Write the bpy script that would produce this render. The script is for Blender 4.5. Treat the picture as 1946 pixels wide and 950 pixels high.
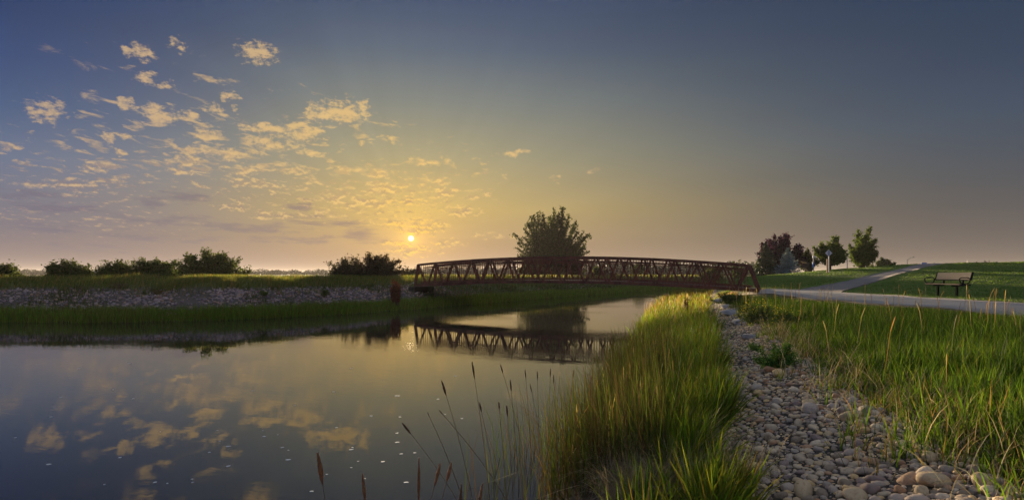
import bpy, bmesh, math, random
import numpy as np
from mathutils import Vector, Matrix

for o in list(bpy.data.objects):
    bpy.data.objects.remove(o)
SC = bpy.context.scene
COL = SC.collection
rng = np.random.default_rng(7)
random.seed(7)

# ------------------------------------------------------------------ camera
F, W, H, HZ, CH = 1100.0, 1946.0, 950.0, 522.0, 1.85   # focal (photo px), frame, horizon row, eye height over the water
cam_d = bpy.data.cameras.new('camera')
cam_d.sensor_width = 36.0
cam_d.lens = 36.0 * F / W
cam_d.shift_y = (HZ - H / 2) / W
cam_d.clip_start = 0.05
cam_d.clip_end = 20000
cam = bpy.data.objects.new('camera', cam_d)
cam.location = (0, 0, CH)
cam.rotation_euler = (math.radians(90), 0, 0)
COL.objects.link(cam)
SC.camera = cam


def lin(c):
    out = []
    for v in c[:3]:
        v = v / 255.0
        out.append(v / 12.92 if v <= 0.04045 else ((v + 0.055) / 1.055) ** 2.4)
    return (out[0], out[1], out[2], 1.0)


# ------------------------------------------------------------------ node helpers
def N(nt, typ, ins=None, **props):
    n = nt.nodes.new(typ)
    for k, v in props.items():
        setattr(n, k, v)
    if ins:
        for k, v in ins.items():
            s = n.inputs[k]
            if isinstance(v, bpy.types.NodeSocket):
                nt.links.new(v, s)
            else:
                s.default_value = v
    return n


def M_(nt, op, a, b=None, c=None, clamp=False):
    ins = {0: a}
    if b is not None: ins[1] = b
    if c is not None: ins[2] = c
    return N(nt, 'ShaderNodeMath', ins, operation=op, use_clamp=clamp).outputs[0]


def VM(nt, op, a, b=None, c=None, out=0):
    ins = {0: a}
    if b is not None: ins[1] = b
    if c is not None: ins[2] = c
    return N(nt, 'ShaderNodeVectorMath', ins, operation=op).outputs[out]


def RAMP(nt, fac, stops, interp='LINEAR'):
    n = N(nt, 'ShaderNodeValToRGB', {0: fac})
    cr = n.color_ramp
    cr.interpolation = interp
    while len(cr.elements) < len(stops):
        cr.elements.new(0.5)
    for e, (p, c) in zip(cr.elements, sorted(stops, key=lambda s: s[0])):
        e.position = p
        e.color = c if len(c) == 4 else (*c, 1.0)
    return n.outputs[0]


def MIX(nt, fac, a, b, blend='MIX'):
    n = N(nt, 'ShaderNodeMix', data_type='RGBA', blend_type=blend)
    for idx, v in ((0, fac), (6, a), (7, b)):
        if isinstance(v, bpy.types.NodeSocket):
            nt.links.new(v, n.inputs[idx])
        else:
            n.inputs[idx].default_value = v
    return n.outputs[2]


def SMOOTH(nt, x, lo, hi):
    n = N(nt, 'ShaderNodeMapRange', {0: x, 1: lo, 2: hi, 3: 0.0, 4: 1.0}, interpolation_type='SMOOTHSTEP')
    return n.outputs[0]


# ------------------------------------------------------------------ sky
def px_dir(px, py):
    v = Vector(((px - W / 2) / F, 1.0, (HZ - py) / F))
    v.normalize()
    return v


def az_el(px, py):
    v = px_dir(px, py)
    return math.atan2(v.x, v.y), math.asin(v.z)


SUN_PX = (781, 453)
SUN_AZ, SUN_EL = az_el(*SUN_PX)
SUN_V = px_dir(*SUN_PX)

wd = bpy.data.worlds.new('World')
SC.world = wd
wd.use_nodes = True
wd.cycles.sampling_method = 'NONE'
nt = wd.node_tree
nt.nodes.clear()
tc = N(nt, 'ShaderNodeTexCoord').outputs['Generated']
dirv = VM(nt, 'NORMALIZE', tc)
sep = N(nt, 'ShaderNodeSeparateXYZ', {0: dirv})
sx, sy, sz = sep.outputs
az = M_(nt, 'ARCTAN2', sx, sy)
el = M_(nt, 'ARCSINE', sz)
elp = M_(nt, 'MULTIPLY', M_(nt, 'ABSOLUTE', el), 1.0 / math.radians(60))


def elramp(tab):
    return RAMP(nt, elp, [(min(d / 60.0, 1.0), lin(c)) for d, c in tab])


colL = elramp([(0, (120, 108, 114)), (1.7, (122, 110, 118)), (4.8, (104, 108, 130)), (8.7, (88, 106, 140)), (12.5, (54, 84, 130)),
               (16.2, (36, 66, 118)), (19.4, (30, 56, 104)), (26, (30, 54, 98)), (42, (104, 116, 142)), (60, (150, 156, 170))])  # highest stops of all three ramps, out of view, brightened to light the ground
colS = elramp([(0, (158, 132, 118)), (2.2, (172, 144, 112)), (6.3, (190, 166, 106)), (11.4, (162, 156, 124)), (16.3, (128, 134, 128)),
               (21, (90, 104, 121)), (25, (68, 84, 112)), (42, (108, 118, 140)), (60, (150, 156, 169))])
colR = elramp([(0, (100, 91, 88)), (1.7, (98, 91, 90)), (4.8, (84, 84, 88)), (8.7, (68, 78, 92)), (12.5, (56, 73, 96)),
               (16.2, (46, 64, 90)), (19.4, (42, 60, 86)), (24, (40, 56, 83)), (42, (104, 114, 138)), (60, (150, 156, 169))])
# weight of the sunset side and of left against right, by the angle in azimuth from the sun
dAz = M_(nt, 'SUBTRACT', az, SUN_AZ)
g = M_(nt, 'DIVIDE', dAz, N(nt, 'ShaderNodeMapRange', {0: dAz, 1: -0.1, 2: 0.1, 3: math.radians(20.0), 4: math.radians(28.0)}).outputs[0])
wS = M_(nt, 'EXPONENT', M_(nt, 'MULTIPLY', M_(nt, 'MULTIPLY', g, g), -1.0))
side = SMOOTH(nt, M_(nt, 'SINE', dAz), -0.42, 0.42)
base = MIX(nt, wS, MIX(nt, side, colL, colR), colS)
anti_fill = M_(nt, 'MULTIPLY_ADD', SMOOTH(nt, M_(nt, 'COSINE', dAz), 0.35, -0.8), 0.9, 1.0)  # unseen sky opposite the sun raised as added fill for the ground
base = MIX(nt, 1.0, base, N(nt, 'ShaderNodeCombineXYZ', {0: anti_fill, 1: anti_fill, 2: anti_fill}).outputs[0], 'MULTIPLY')
nzb = N(nt, 'ShaderNodeTexNoise', {'Vector': N(nt, 'ShaderNodeMapping', {'Vector': dirv, 'Scale': (1.6, 1.6, 9.0)}).outputs[0], 'Scale': 1.5, 'Detail': 5.0, 'Roughness': 0.55}).outputs['Fac']
vb = M_(nt, 'MULTIPLY_ADD', nzb, 0.22, 0.89)
base = MIX(nt, 1.0, base, N(nt, 'ShaderNodeCombineXYZ', {0: vb, 1: vb, 2: M_(nt, 'MULTIPLY_ADD', nzb, 0.14, 0.93)}).outputs[0], 'MULTIPLY')
# the halo of scattered light about the sun
cosS = VM(nt, 'DOT_PRODUCT', dirv, tuple(SUN_V), out=1)
angS = M_(nt, 'ARCCOSINE', M_(nt, 'MINIMUM', cosS, 0.9999999))
halo = M_(nt, 'EXPONENT', M_(nt, 'MULTIPLY', angS, -1.0 / math.radians(3.2)))
halo2 = M_(nt, 'EXPONENT', M_(nt, 'MULTIPLY', angS, -1.0 / math.radians(0.55)))
base = MIX(nt, 1.0, base, MIX(nt, halo, (0, 0, 0, 1), (0.46, 0.25, 0.015, 1)), 'ADD')

# clouds: a list of single clouds (photo position turned into azimuth and height over the horizon) frayed by noise
CL = [(92, 212, 52, 25, 1), (75, 228, 26, 12, .8), (268, 100, 30, 21, 1), (278, 148, 32, 15, 1), (318, 162, 18, 8, .8), (335, 82, 13, 16, .75), (488, 100, 42, 26, 1.05),
      (300, 218, 42, 20, 1.1), (362, 223, 26, 14, 1), (402, 207, 18, 10, .9), (238, 197, 18, 16, .9), (432, 182, 17, 13, .9), (448, 207, 13, 9, .8),
      (200, 263, 22, 11, .9), (233, 257, 15, 8, .85), (230, 289, 19, 8, .85), (390, 257, 38, 15, 1), (170, 317, 26, 13, .85), (225, 343, 22, 10, .8),
      (345, 327, 28, 12, .9), (366, 286, 38, 12, .95), (360, 306, 40, 11, .95), (440, 293, 34, 17, .95), (455, 325, 32, 11, .9),
      (645, 214, 66, 25, 1.05), (690, 198, 22, 10, .8), (505, 244, 56, 15, 1), (575, 250, 46, 24, 1.05), (515, 275, 48, 16, 1), (600, 294, 26, 9, .8), (560, 322, 44, 8, .9),
      (806, 308, 32, 12, 1), (830, 345, 36, 11, .95), (850, 368, 30, 13, 1), (875, 402, 40, 12, 1), (912, 372, 34, 10, .85), (650, 320, 26, 8, .85),
      (722, 330, 34, 11, .95), (742, 360, 50, 13, 1), (700, 386, 58, 13, 1), (640, 375, 36, 11, .9), (470, 345, 46, 11, .9), (520, 356, 34, 10, .85),
      (440, 395, 46, 10, .85), (985, 290, 34, 9, .85), (1055, 340, 18, 8, .7), (1125, 320, 16, 7, .6), (20, 277, 26, 7, .8), (65, 258, 14, 6, .75), (745, 265, 26, 9, .7),
      (690, 275, 18, 6, .6), (780, 382, 40, 9, .85), (590, 350, 34, 9, .8), (610, 405, 50, 10, .85), (520, 410, 46, 10, .8),
      (800, 432, 64, 18, 1.1), (760, 428, 34, 12, .9), (776, 472, 62, 18, 1.05), (850, 462, 36, 9, .8), (735, 462, 26, 10, .8), (940, 447, 50, 8, .6),
      (150, 352, 64, 13, .85), (60, 352, 50, 12, .8)]
CD = [(570, 392, 34, 10, 1), (352, 374, 48, 13, 1), (286, 380, 46, 13, .9), (690, 448, 52, 18, .85), (560, 415, 50, 8, .7), (120, 398, 140, 12, .85), (330, 418, 120, 10, .75),
      (470, 432, 130, 12, .85), (90, 432, 150, 12, .8), (330, 452, 150, 9, .65), (560, 455, 110, 10, .75), (60, 372, 90, 14, .8), (180, 470, 160, 9, .5), (640, 425, 80, 10, .7)]
uv = N(nt, 'ShaderNodeCombineXYZ', {0: az, 1: el}).outputs[0]
nz1 = N(nt, 'ShaderNodeTexNoise', {'Vector': VM(nt, 'MULTIPLY', uv, (30, 46, 1)), 'Scale': 1.0, 'Detail': 6.0, 'Roughness': 0.6})
warp = VM(nt, 'MULTIPLY', VM(nt, 'SUBTRACT', nz1.outputs['Color'], (0.5, 0.5, 0.5)), (0.060, 0.028, 0))
uvw = VM(nt, 'ADD', uv, warp)


def blobs(vec, lst):
    acc = None
    for (px, py, rx, ry, s) in lst:
        a0, e0 = az_el(px, py)
        a1, _ = az_el(px + rx, py)
        _, e1 = az_el(px, py - ry)
        ka, ke = 1 / abs(a1 - a0), 1 / abs(e1 - e0)
        v = VM(nt, 'MULTIPLY_ADD', vec, (ka, ke, 0), (-a0 * ka, -e0 * ke, 0))
        r2 = VM(nt, 'DOT_PRODUCT', v, v, out=1)
        b = M_(nt, 'MULTIPLY_ADD', r2, -0.80 * s, s)
        acc = b if acc is None else M_(nt, 'MAXIMUM', acc, b)
    return M_(nt, 'MAXIMUM', acc, -1.0)


nz2 = N(nt, 'ShaderNodeTexNoise', {'Vector': VM(nt, 'MULTIPLY', uv, (70, 120, 1)), 'Scale': 1.0, 'Detail': 8.0, 'Roughness': 0.66}).outputs['Fac']
nz3 = N(nt, 'ShaderNodeTexNoise', {'Vector': VM(nt, 'MULTIPLY_ADD', uv, (70, 120, 1), (0.0, -0.45, 0)), 'Scale': 1.0, 'Detail': 5.0, 'Roughness': 0.6}).outputs['Fac']
nb = M_(nt, 'SUBTRACT', nz2, 0.5)
den = M_(nt, 'MULTIPLY_ADD', nb, 4.2, blobs(uvw, CL))
aC = SMOOTH(nt, den, 0.22, 1.25)
nzl = N(nt, 'ShaderNodeTexNoise', {'Vector': VM(nt, 'MULTIPLY', uv, (20, 150, 1)), 'Scale': 1.0, 'Detail': 5.0, 'Roughness': 0.6}).outputs['Fac']
aD = SMOOTH(nt, M_(nt, 'MULTIPLY_ADD', M_(nt, 'SUBTRACT', nzl, 0.5), 2.6, blobs(uvw, CD)), 0.15, 1.1)
# the scattered small clouds that go on round the sunset side, in and out of the frame
zden = M_(nt, 'ADD', M_(nt, 'MAXIMUM', sz, 0.0), 0.07)
pl_ = N(nt, 'ShaderNodeCombineXYZ', {0: M_(nt, 'DIVIDE', sx, zden), 1: M_(nt, 'DIVIDE', sy, zden)}).outputs[0]
plr = N(nt, 'ShaderNodeMapping', {'Vector': pl_, 'Rotation': (0, 0, math.radians(18)), 'Scale': (8.6, 6.0, 1)}).outputs[0]
nzs = N(nt, 'ShaderNodeTexNoise', {'Vector': plr, 'Scale': 1.0, 'Detail': 9.0, 'Roughness': 0.62, 'Distortion': 0.5}).outputs['Fac']
ES = [(420, 300, 330, 125, 1.0), (700, 370, 250, 90, 1.1), (180, 330, 260, 110, .9), (330, 170, 220, 90, .5), (620, 230, 170, 70, .8), (-300, 330, 420, 120, .9), (860, 330, 160, 70, .7), (120, 410, 330, 60, .9)]
env = M_(nt, 'MAXIMUM', blobs(uv, ES), 0.0)
aS = M_(nt, 'MULTIPLY', SMOOTH(nt, M_(nt, 'MULTIPLY_ADD', env, 0.165, nzs), 0.635, 0.79), M_(nt, 'MULTIPLY', SMOOTH(nt, env, 0.0, 0.2), 0.9))
near = M_(nt, 'EXPONENT', M_(nt, 'MULTIPLY', M_(nt, 'MULTIPLY', angS, angS), -1.0 / (math.radians(20) ** 2)))
lit = MIX(nt, near, lin((186, 160, 134)), lin((240, 200, 122)))
lit = MIX(nt, M_(nt, 'EXPONENT', M_(nt, 'MULTIPLY', M_(nt, 'MULTIPLY', angS, angS), -1.0 / (math.radians(4.0) ** 2))), lit, (1.0, 0.62, 0.10, 1))
shade = MIX(nt, near, lin((112, 106, 124)), lin((176, 150, 112)))
relief = SMOOTH(nt, M_(nt, 'SUBTRACT', nz3, nz2), -0.10, 0.07)
cC = MIX(nt, M_(nt, 'MULTIPLY', relief, M_(nt, 'SUBTRACT', 1.0, SMOOTH(nt, el, 0.10, 0.24))), lit, shade)
cC = MIX(nt, M_(nt, 'MULTIPLY', SMOOTH(nt, el, 0.09, 0.03), M_(nt, 'MULTIPLY_ADD', near, -0.4, 0.45)), cC, shade)
dark = MIX(nt, near, lin((98, 98, 122)), lin((142, 124, 114)))
sky = MIX(nt, M_(nt, 'MULTIPLY', aS, 0.85), base, cC)
sky = MIX(nt, M_(nt, 'MULTIPLY', aD, 0.8), sky, dark)
sky = MIX(nt, M_(nt, 'MULTIPLY', aC, 0.92), sky, cC)
# faint rays fanning out from the sun
ra = M_(nt, 'ARCTAN2', M_(nt, 'SUBTRACT', el, SUN_EL), dAz)
nr = N(nt, 'ShaderNodeTexNoise', {'W': M_(nt, 'MULTIPLY', ra, 7.0), 'Scale': 1.0, 'Detail': 2.0}, noise_dimensions='1D').outputs['Fac']
rays = M_(nt, 'MULTIPLY_ADD', M_(nt, 'SUBTRACT', nr, 0.5), M_(nt, 'MULTIPLY', SMOOTH(nt, angS, math.radians(50), math.radians(10)), 0.11), 1.0)
sky = MIX(nt, 1.0, sky, N(nt, 'ShaderNodeCombineXYZ', {0: rays, 1: rays, 2: rays}).outputs[0], 'MULTIPLY')
# the disc
sky = MIX(nt, 1.0, sky, MIX(nt, halo2, (0, 0, 0, 1), (0.62, 0.30, 0.03, 1)), 'ADD')
disc = SMOOTH(nt, angS, math.radians(0.30), math.radians(0.22))
sky = MIX(nt, disc, sky, (3.4, 2.7, 1.2, 1))
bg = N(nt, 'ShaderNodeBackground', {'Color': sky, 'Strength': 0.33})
nish = N(nt, 'ShaderNodeTexSky', sky_type='NISHITA')
nish.sun_disc = False
nish.sun_elevation = SUN_EL
nish.sun_rotation = SUN_AZ
nish.air_density = 1.4
nish.dust_density = 3.0
bg2 = N(nt, 'ShaderNodeBackground', {'Color': nish.outputs[0], 'Strength': 0.0006})
add = N(nt, 'ShaderNodeAddShader', {0: bg.outputs[0], 1: bg2.outputs[0]})
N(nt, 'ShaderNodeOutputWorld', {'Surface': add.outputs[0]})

# ------------------------------------------------------------------ sun lamp and exposure
sl = bpy.data.lights.new('sun', 'SUN')
sl.energy = 5.0
sl.angle = math.radians(2.0)
sl.color = (1.0, 0.76, 0.48)
so = bpy.data.objects.new('sun', sl)
so.rotation_euler = SUN_V.to_track_quat('Z', 'Y').to_euler()
so.location = (-20, 100, 30)
COL.objects.link(so)
SC.view_settings.view_transform = 'Standard'
SC.view_settings.look = 'None'
SC.view_settings.exposure = 1.6
SC.view_settings.gamma = 1.0
SC.render.engine = 'CYCLES'
SC.cycles.use_denoising = True
SC.cycles.use_adaptive_sampling = True
SC.cycles.adaptive_threshold = 0.015
SC.cycles.max_bounces = 5
SC.cycles.diffuse_bounces = 3
SC.cycles.glossy_bounces = 3
SC.cycles.transparent_max_bounces = 8
SC.cycles.sample_clamp_direct = 4.0
SC.cycles.sample_clamp_indirect = 3.0

# ------------------------------------------------------------------ general helpers
def gp(px, py, z=0.0):
    """photo pixel on a level z -> ground point"""
    y = (CH - z) * F / (py - HZ)
    return ((px - W / 2) / F * y, y)


def at(px, y):
    return (px - W / 2) / F * y


def zpx(py, y):
    return CH + (HZ - py) / F * y


def tag(o, label=None, cat=None, group=None, kind=None):
    if label: o['label'] = label
    if cat: o['category'] = cat
    if group: o['group'] = group
    if kind: o['kind'] = kind
    return o


def link(name, me, mat=None, parent=None, loc=None):
    o = bpy.data.objects.new(name, me)
    COL.objects.link(o)
    if mat is not None and me is not None and not me.materials:
        me.materials.append(mat)
    if parent is not None:
        o.parent = parent
    if loc is not None:
        o.location = loc
    return o


def empty(name, loc, rz=0.0):
    o = bpy.data.objects.new(name, None)
    o.empty_display_size = 0.2
    o.location = loc
    o.rotation_euler = (0, 0, rz)
    COL.objects.link(o)
    return o


def np_mesh(name, V, loops, sizes, tint=None, smooth=False):
    """mesh from flat numpy arrays: loops = vertex index of each corner, sizes = corners of each face"""
    me = bpy.data.meshes.new(name)
    V = np.ascontiguousarray(V, dtype=np.float32)
    loops = np.ascontiguousarray(loops, dtype=np.int32)
    sizes = np.ascontiguousarray(sizes, dtype=np.int32)
    me.vertices.add(len(V))
    me.vertices.foreach_set('co', V.ravel())
    me.loops.add(len(loops))
    me.loops.foreach_set('vertex_index', loops)
    me.polygons.add(len(sizes))
    starts = np.concatenate(([0], np.cumsum(sizes)[:-1])).astype(np.int32)
    me.polygons.foreach_set('loop_start', starts)
    if smooth:
        me.polygons.foreach_set('use_smooth', np.ones(len(sizes), dtype=bool))
    if tint is not None:
        a = me.attributes.new('tint', 'FLOAT_COLOR', 'POINT')
        c = np.ones((len(V), 4), dtype=np.float32)
        c[:, :3] = tint
        a.data.foreach_set('color', c.ravel())
    me.update(calc_edges=True)
    return me


class MB:
    """collects simple solids into one mesh"""
    def __init__(s):
        s.v, s.f = [], []

    def add(s, v, f):
        b = len(s.v)
        s.v += [tuple(p) for p in v]
        s.f += [tuple(i + b for i in q) for q in f]
        return s

    def box(s, c, d, rot=None):
        hx, hy, hz = d[0] / 2, d[1] / 2, d[2] / 2
        v = [Vector((x, y, z)) for z in (-hz, hz) for x, y in ((-hx, -hy), (hx, -hy), (hx, hy), (-hx, hy))]
        if rot is not None:
            v = [rot @ p for p in v]
        v = [p + Vector(c) for p in v]
        return s.add(v, [(3, 2, 1, 0), (4, 5, 6, 7), (0, 1, 5, 4), (1, 2, 6, 5), (2, 3, 7, 6), (3, 0, 4, 7)])

    def bar(s, a, b, w, h, up=(0, 0, 1)):
        """square bar from a to b, w across, h along 'up'"""
        a, b = Vector(a), Vector(b)
        t = (b - a).normalized()
        sd = t.cross(Vector(up)).normalized()
        u = sd.cross(t).normalized()
        v = [p + sd * (w / 2 * i) + u * (h / 2 * j) for p in (a, b) for i, j in ((-1, -1), (1, -1), (1, 1), (-1, 1))]
        return s.add(v, [(3, 2, 1, 0), (4, 5, 6, 7), (0, 1, 5, 4), (1, 2, 6, 5), (2, 3, 7, 6), (3, 0, 4, 7)])

    def strip(s, pts, w, h, side=(0, 1, 0)):
        """rectangular section swept along pts"""
        sd = Vector(side)
        n = len(pts)
        v = []
        for i, p in enumerate(pts):
            p = Vector(p)
            t = (Vector(pts[min(i + 1, n - 1)]) - Vector(pts[max(i - 1, 0)])).normalized()
            u = sd.cross(t).normalized()
            if u.z < 0: u = -u
            v += [p + sd * (w / 2 * a) + u * (h / 2 * b) for a, b in ((-1, -1), (1, -1), (1, 1), (-1, 1))]
        f = [(3, 2, 1, 0), tuple(4 * (n - 1) + k for k in range(4))]
        for i in range(n - 1):
            b = 4 * i
            for k in range(4):
                k2 = (k + 1) % 4
                f.append((b + k, b + k2, b + 4 + k2, b + 4 + k))
        return s.add(v, f)

    def tube(s, pts, rad, sides=6, closed=False):
        pts = [Vector(p) for p in pts]
        n = len(pts)
        if not hasattr(rad, '__len__'):
            rad = [rad] * n
        v, f = [], []
        ref = Vector((0.31, 0.95, 0.05)).normalized()
        for i, p in enumerate(pts):
            if closed:
                t = (pts[(i + 1) % n] - pts[i - 1]).normalized()
            else:
                t = (pts[min(i + 1, n - 1)] - pts[max(i - 1, 0)]).normalized()
            a = t.cross(ref)
            if a.length < 1e-3: a = t.cross(Vector((1, 0, 0)))
            a.normalize()
            b = t.cross(a)
            for k in range(sides):
                an = 2 * math.pi * k / sides
                v.append(p + (a * math.cos(an) + b * math.sin(an)) * rad[i])
        m = n if closed else n - 1
        for i in range(m):
            i2 = (i + 1) % n
            for k in range(sides):
                k2 = (k + 1) % sides
                f.append((i * sides + k, i * sides + k2, i2 * sides + k2, i2 * sides + k))
        if not closed:
            f.append(tuple(range(sides))[::-1])
            f.append(tuple((n - 1) * sides + k for k in range(sides)))
        return s.add(v, f)

    def mesh(s, name='m', smooth=False):
        me = bpy.data.meshes.new(name)
        me.from_pydata(s.v, [], s.f)
        bm = bmesh.new(); bm.from_mesh(me)
        bmesh.ops.recalc_face_normals(bm, faces=bm.faces)
        bm.to_mesh(me); bm.free()
        if smooth:
            for p in me.polygons: p.use_smooth = True
        return me

    def build(s, name, mat, parent=None, smooth=False):
        return link(name, s.mesh(name, smooth), mat, parent)


# ------------------------------------------------------------------ materials
def new_mat(name):
    m = bpy.data.materials.new(name)
    m.use_nodes = True
    m.node_tree.nodes.clear()
    return m, m.node_tree


def out(nt, sh, disp=None):
    o = N(nt, 'ShaderNodeOutputMaterial', {'Surface': sh})
    return o


def bump(nt, h, strength, dist=0.02):
    return N(nt, 'ShaderNodeBump', {'Height': h, 'Strength': strength, 'Distance': dist}).outputs[0]


def noise(nt, vec, scale, detail=4.0, rough=0.55):
    ins = {'Scale': scale, 'Detail': detail, 'Roughness': rough}
    if vec is not None: ins['Vector'] = vec
    return N(nt, 'ShaderNodeTexNoise', ins).outputs['Fac']


def plain(name, rgb, rough=0.6, metal=0.0, var=0.25, scale=6.0, bump_s=0.2, second=None, spec=0.3):
    m, t = new_mat(name)
    co = N(t, 'ShaderNodeTexCoord').outputs['Object']
    n1 = noise(t, co, scale, 5)
    n2 = noise(t, co, scale * 7, 4)
    a = tuple(c * (1 - var) for c in rgb) + (1,)
    b = tuple(min(1, c * (1 + var)) for c in (second or rgb)) + (1,)
    c = MIX(t, SMOOTH(t, M_(t, 'MULTIPLY_ADD', n2, 0.4, M_(t, 'MULTIPLY', n1, 0.6)), 0.3, 0.7), a, b)
    p = N(t, 'ShaderNodeBsdfPrincipled', {'Base Color': c, 'Roughness': rough, 'Metallic': metal, 'Specular IOR Level': spec, 'Normal': bump(t, n2, bump_s, 0.01)})
    out(t, p.outputs[0])
    return m


def foliage(name, trans=0.38, rough=0.55, spec=0.25, scale=1.0):
    """colour of the leaf or blade itself comes from the 'tint' attribute"""
    m, t = new_mat(name)
    c = N(t, 'ShaderNodeAttribute', attribute_name='tint').outputs['Color']
    p = N(t, 'ShaderNodeBsdfPrincipled', {'Base Color': c, 'Roughness': rough, 'Specular IOR Level': spec})
    tr = N(t, 'ShaderNodeBsdfTranslucent', {'Color': MIX(t, 1.0, c, (1.15, 1.15, 0.7, 1), 'MULTIPLY')})
    out(t, N(t, 'ShaderNodeMixShader', {0: trans, 1: p.outputs[0], 2: tr.outputs[0]}).outputs[0])
    return m


MAT = {}
MAT['grass'] = foliage('grass_blades', 0.55, spec=0.1)
MAT['leaf'] = foliage('leaves', 0.4, spec=0.0)
MAT['needle'] = foliage('needles', 0.12)
MAT['bark'] = plain('bark', (0.07, 0.055, 0.045), 0.9, var=0.4, scale=3)
MAT['rust'] = plain('weathered_steel', (0.105, 0.036, 0.024), 0.72, var=0.45, scale=2.2, bump_s=0.25, second=(0.16, 0.058, 0.034))
MAT['deck'] = plain('deck_boards', (0.16, 0.12, 0.09), 0.8, var=0.3, scale=4)
MAT['black'] = plain('black_powder_coat', (0.012, 0.013, 0.015), 0.7, var=0.2, scale=9, spec=0.08)
MAT['concrete'] = plain('path_concrete', (0.31, 0.28, 0.24), 0.85, var=0.14, scale=0.9, bump_s=0.15)
MAT['asphalt'] = plain('path_asphalt', (0.18, 0.16, 0.145), 0.9, var=0.2, scale=1.2, bump_s=0.2)
MAT['galv'] = plain('galvanised_metal', (0.30, 0.31, 0.32), 0.6, 0.1, var=0.1, scale=5, bump_s=0.05)
MAT['signback'] = plain('sign_sheet_metal', (0.62, 0.64, 0.67), 0.55, 0.0, var=0.08, scale=5, bump_s=0.03)
MAT['wood'] = plain('weathered_post_wood', (0.22, 0.13, 0.08), 0.85, var=0.35, scale=5, bump_s=0.4)
MAT['darkbrown'] = plain('dark_brown_sheet', (0.05, 0.035, 0.028), 0.8, var=0.3, scale=2)
MAT['white'] = plain('pale_painted_steel', (0.72, 0.72, 0.70), 0.6, var=0.1, scale=3)
MAT['blue'] = plain('blue_panel', (0.04, 0.16, 0.5), 0.5, var=0.1, scale=3)
MAT['stem'] = plain('dry_stem', (0.15, 0.09, 0.045), 0.8, var=0.3, scale=12)
MAT['seed'] = plain('seed_head', (0.16, 0.075, 0.035), 0.9, var=0.45, scale=60, bump_s=0.8)
MAT['seedtan'] = plain('seed_head_russet', (0.34, 0.15, 0.06), 0.9, var=0.4, scale=60, bump_s=0.8)
MAT['foam'] = plain('foam_fleck', (0.75, 0.75, 0.72), 0.7, var=0.08, scale=30)


def mesh_panel_mat():
    m, t = new_mat('tan_mesh_panel')
    co = N(t, 'ShaderNodeTexCoord').outputs['Object']
    rot = N(t, 'ShaderNodeMapping', {'Vector': co, 'Rotation': (0, math.radians(45), 0)}).outputs[0]
    s1 = N(t, 'ShaderNodeSeparateXYZ', {0: rot})
    fx = M_(t, 'ABSOLUTE', M_(t, 'SINE', M_(t, 'MULTIPLY', s1.outputs[0], 85.0)))
    fz = M_(t, 'ABSOLUTE', M_(t, 'SINE', M_(t, 'MULTIPLY', s1.outputs[2], 85.0)))
    k = SMOOTH(t, M_(t, 'MULTIPLY', fx, fz), 0.35, 0.55)
    c = MIX(t, k, (0.82, 0.58, 0.31, 1), (0.54, 0.37, 0.18, 1))
    p = N(t, 'ShaderNodeBsdfPrincipled', {'Base Color': c, 'Roughness': 0.5, 'Normal': bump(t, M_(t, 'SUBTRACT', 1.0, k), 0.6, 0.01)})
    out(t, p.outputs[0])
    return m


MAT['panel'] = mesh_panel_mat()

STONE_STOPS = [(0.0, (0.20, 0.18, 0.155)), (0.12, (0.36, 0.33, 0.28)), (0.26, (0.44, 0.40, 0.33)), (0.38, (0.26, 0.25, 0.25)), (0.48, (0.40, 0.35, 0.26)), (0.60, (0.33, 0.31, 0.31)),
               (0.70, (0.46, 0.37, 0.22)), (0.78, (0.34, 0.24, 0.17)), (0.85, (0.22, 0.19, 0.20)), (0.92, (0.50, 0.47, 0.42)), (0.97, (0.30, 0.19, 0.12))]


def stone_mat(name, src, warm=1.0):
    m, t = new_mat(name)
    co = N(t, 'ShaderNodeTexCoord').outputs['Object']
    if src == 'object':
        r = N(t, 'ShaderNodeObjectInfo').outputs['Random']
        co = VM(t, 'ADD', co, N(t, 'ShaderNodeCombineXYZ', {0: M_(t, 'MULTIPLY', r, 37.0), 1: M_(t, 'MULTIPLY', r, 91.0)}).outputs[0])
        k = 1.0
    else:
        r = N(t, 'ShaderNodeAttribute', attribute_name='tint').outputs['Fac']
        k = 9.0
    c = MIX(t, 1.0, RAMP(t, r, STONE_STOPS, 'CONSTANT'), (1.30, 1.09, 0.82, 1) if not warm < 1 else (0.98, 0.80, 0.84, 1), 'MULTIPLY')
    n1 = noise(t, co, 2.2 * k, 5, 0.6)
    n2 = noise(t, co, 9.0 * k, 4, 0.7)
    c = MIX(t, M_(t, 'MULTIPLY', SMOOTH(t, n1, 0.5, 0.72), 0.55), c, MIX(t, 1.0, c, (0.62, 0.50, 0.36, 1), 'MULTIPLY'))
    c = MIX(t, M_(t, 'MULTIPLY', SMOOTH(t, n2, 0.45, 0.7), 0.4), c, MIX(t, 1.0, c, (1.35, 1.33, 1.3, 1), 'MULTIPLY'))
    p = N(t, 'ShaderNodeBsdfPrincipled', {'Base Color': c, 'Roughness': 0.72, 'Specular IOR Level': 0.35, 'Normal': bump(t, n2, 0.35, 0.02)})
    out(t, p.outputs[0])
    return m


MAT['stone'] = stone_mat('river_stone', 'object')
MAT['stones'] = stone_mat('river_stones', 'attr')
MAT['farstones'] = stone_mat('mauve_stones', 'attr', 0.5)


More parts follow.
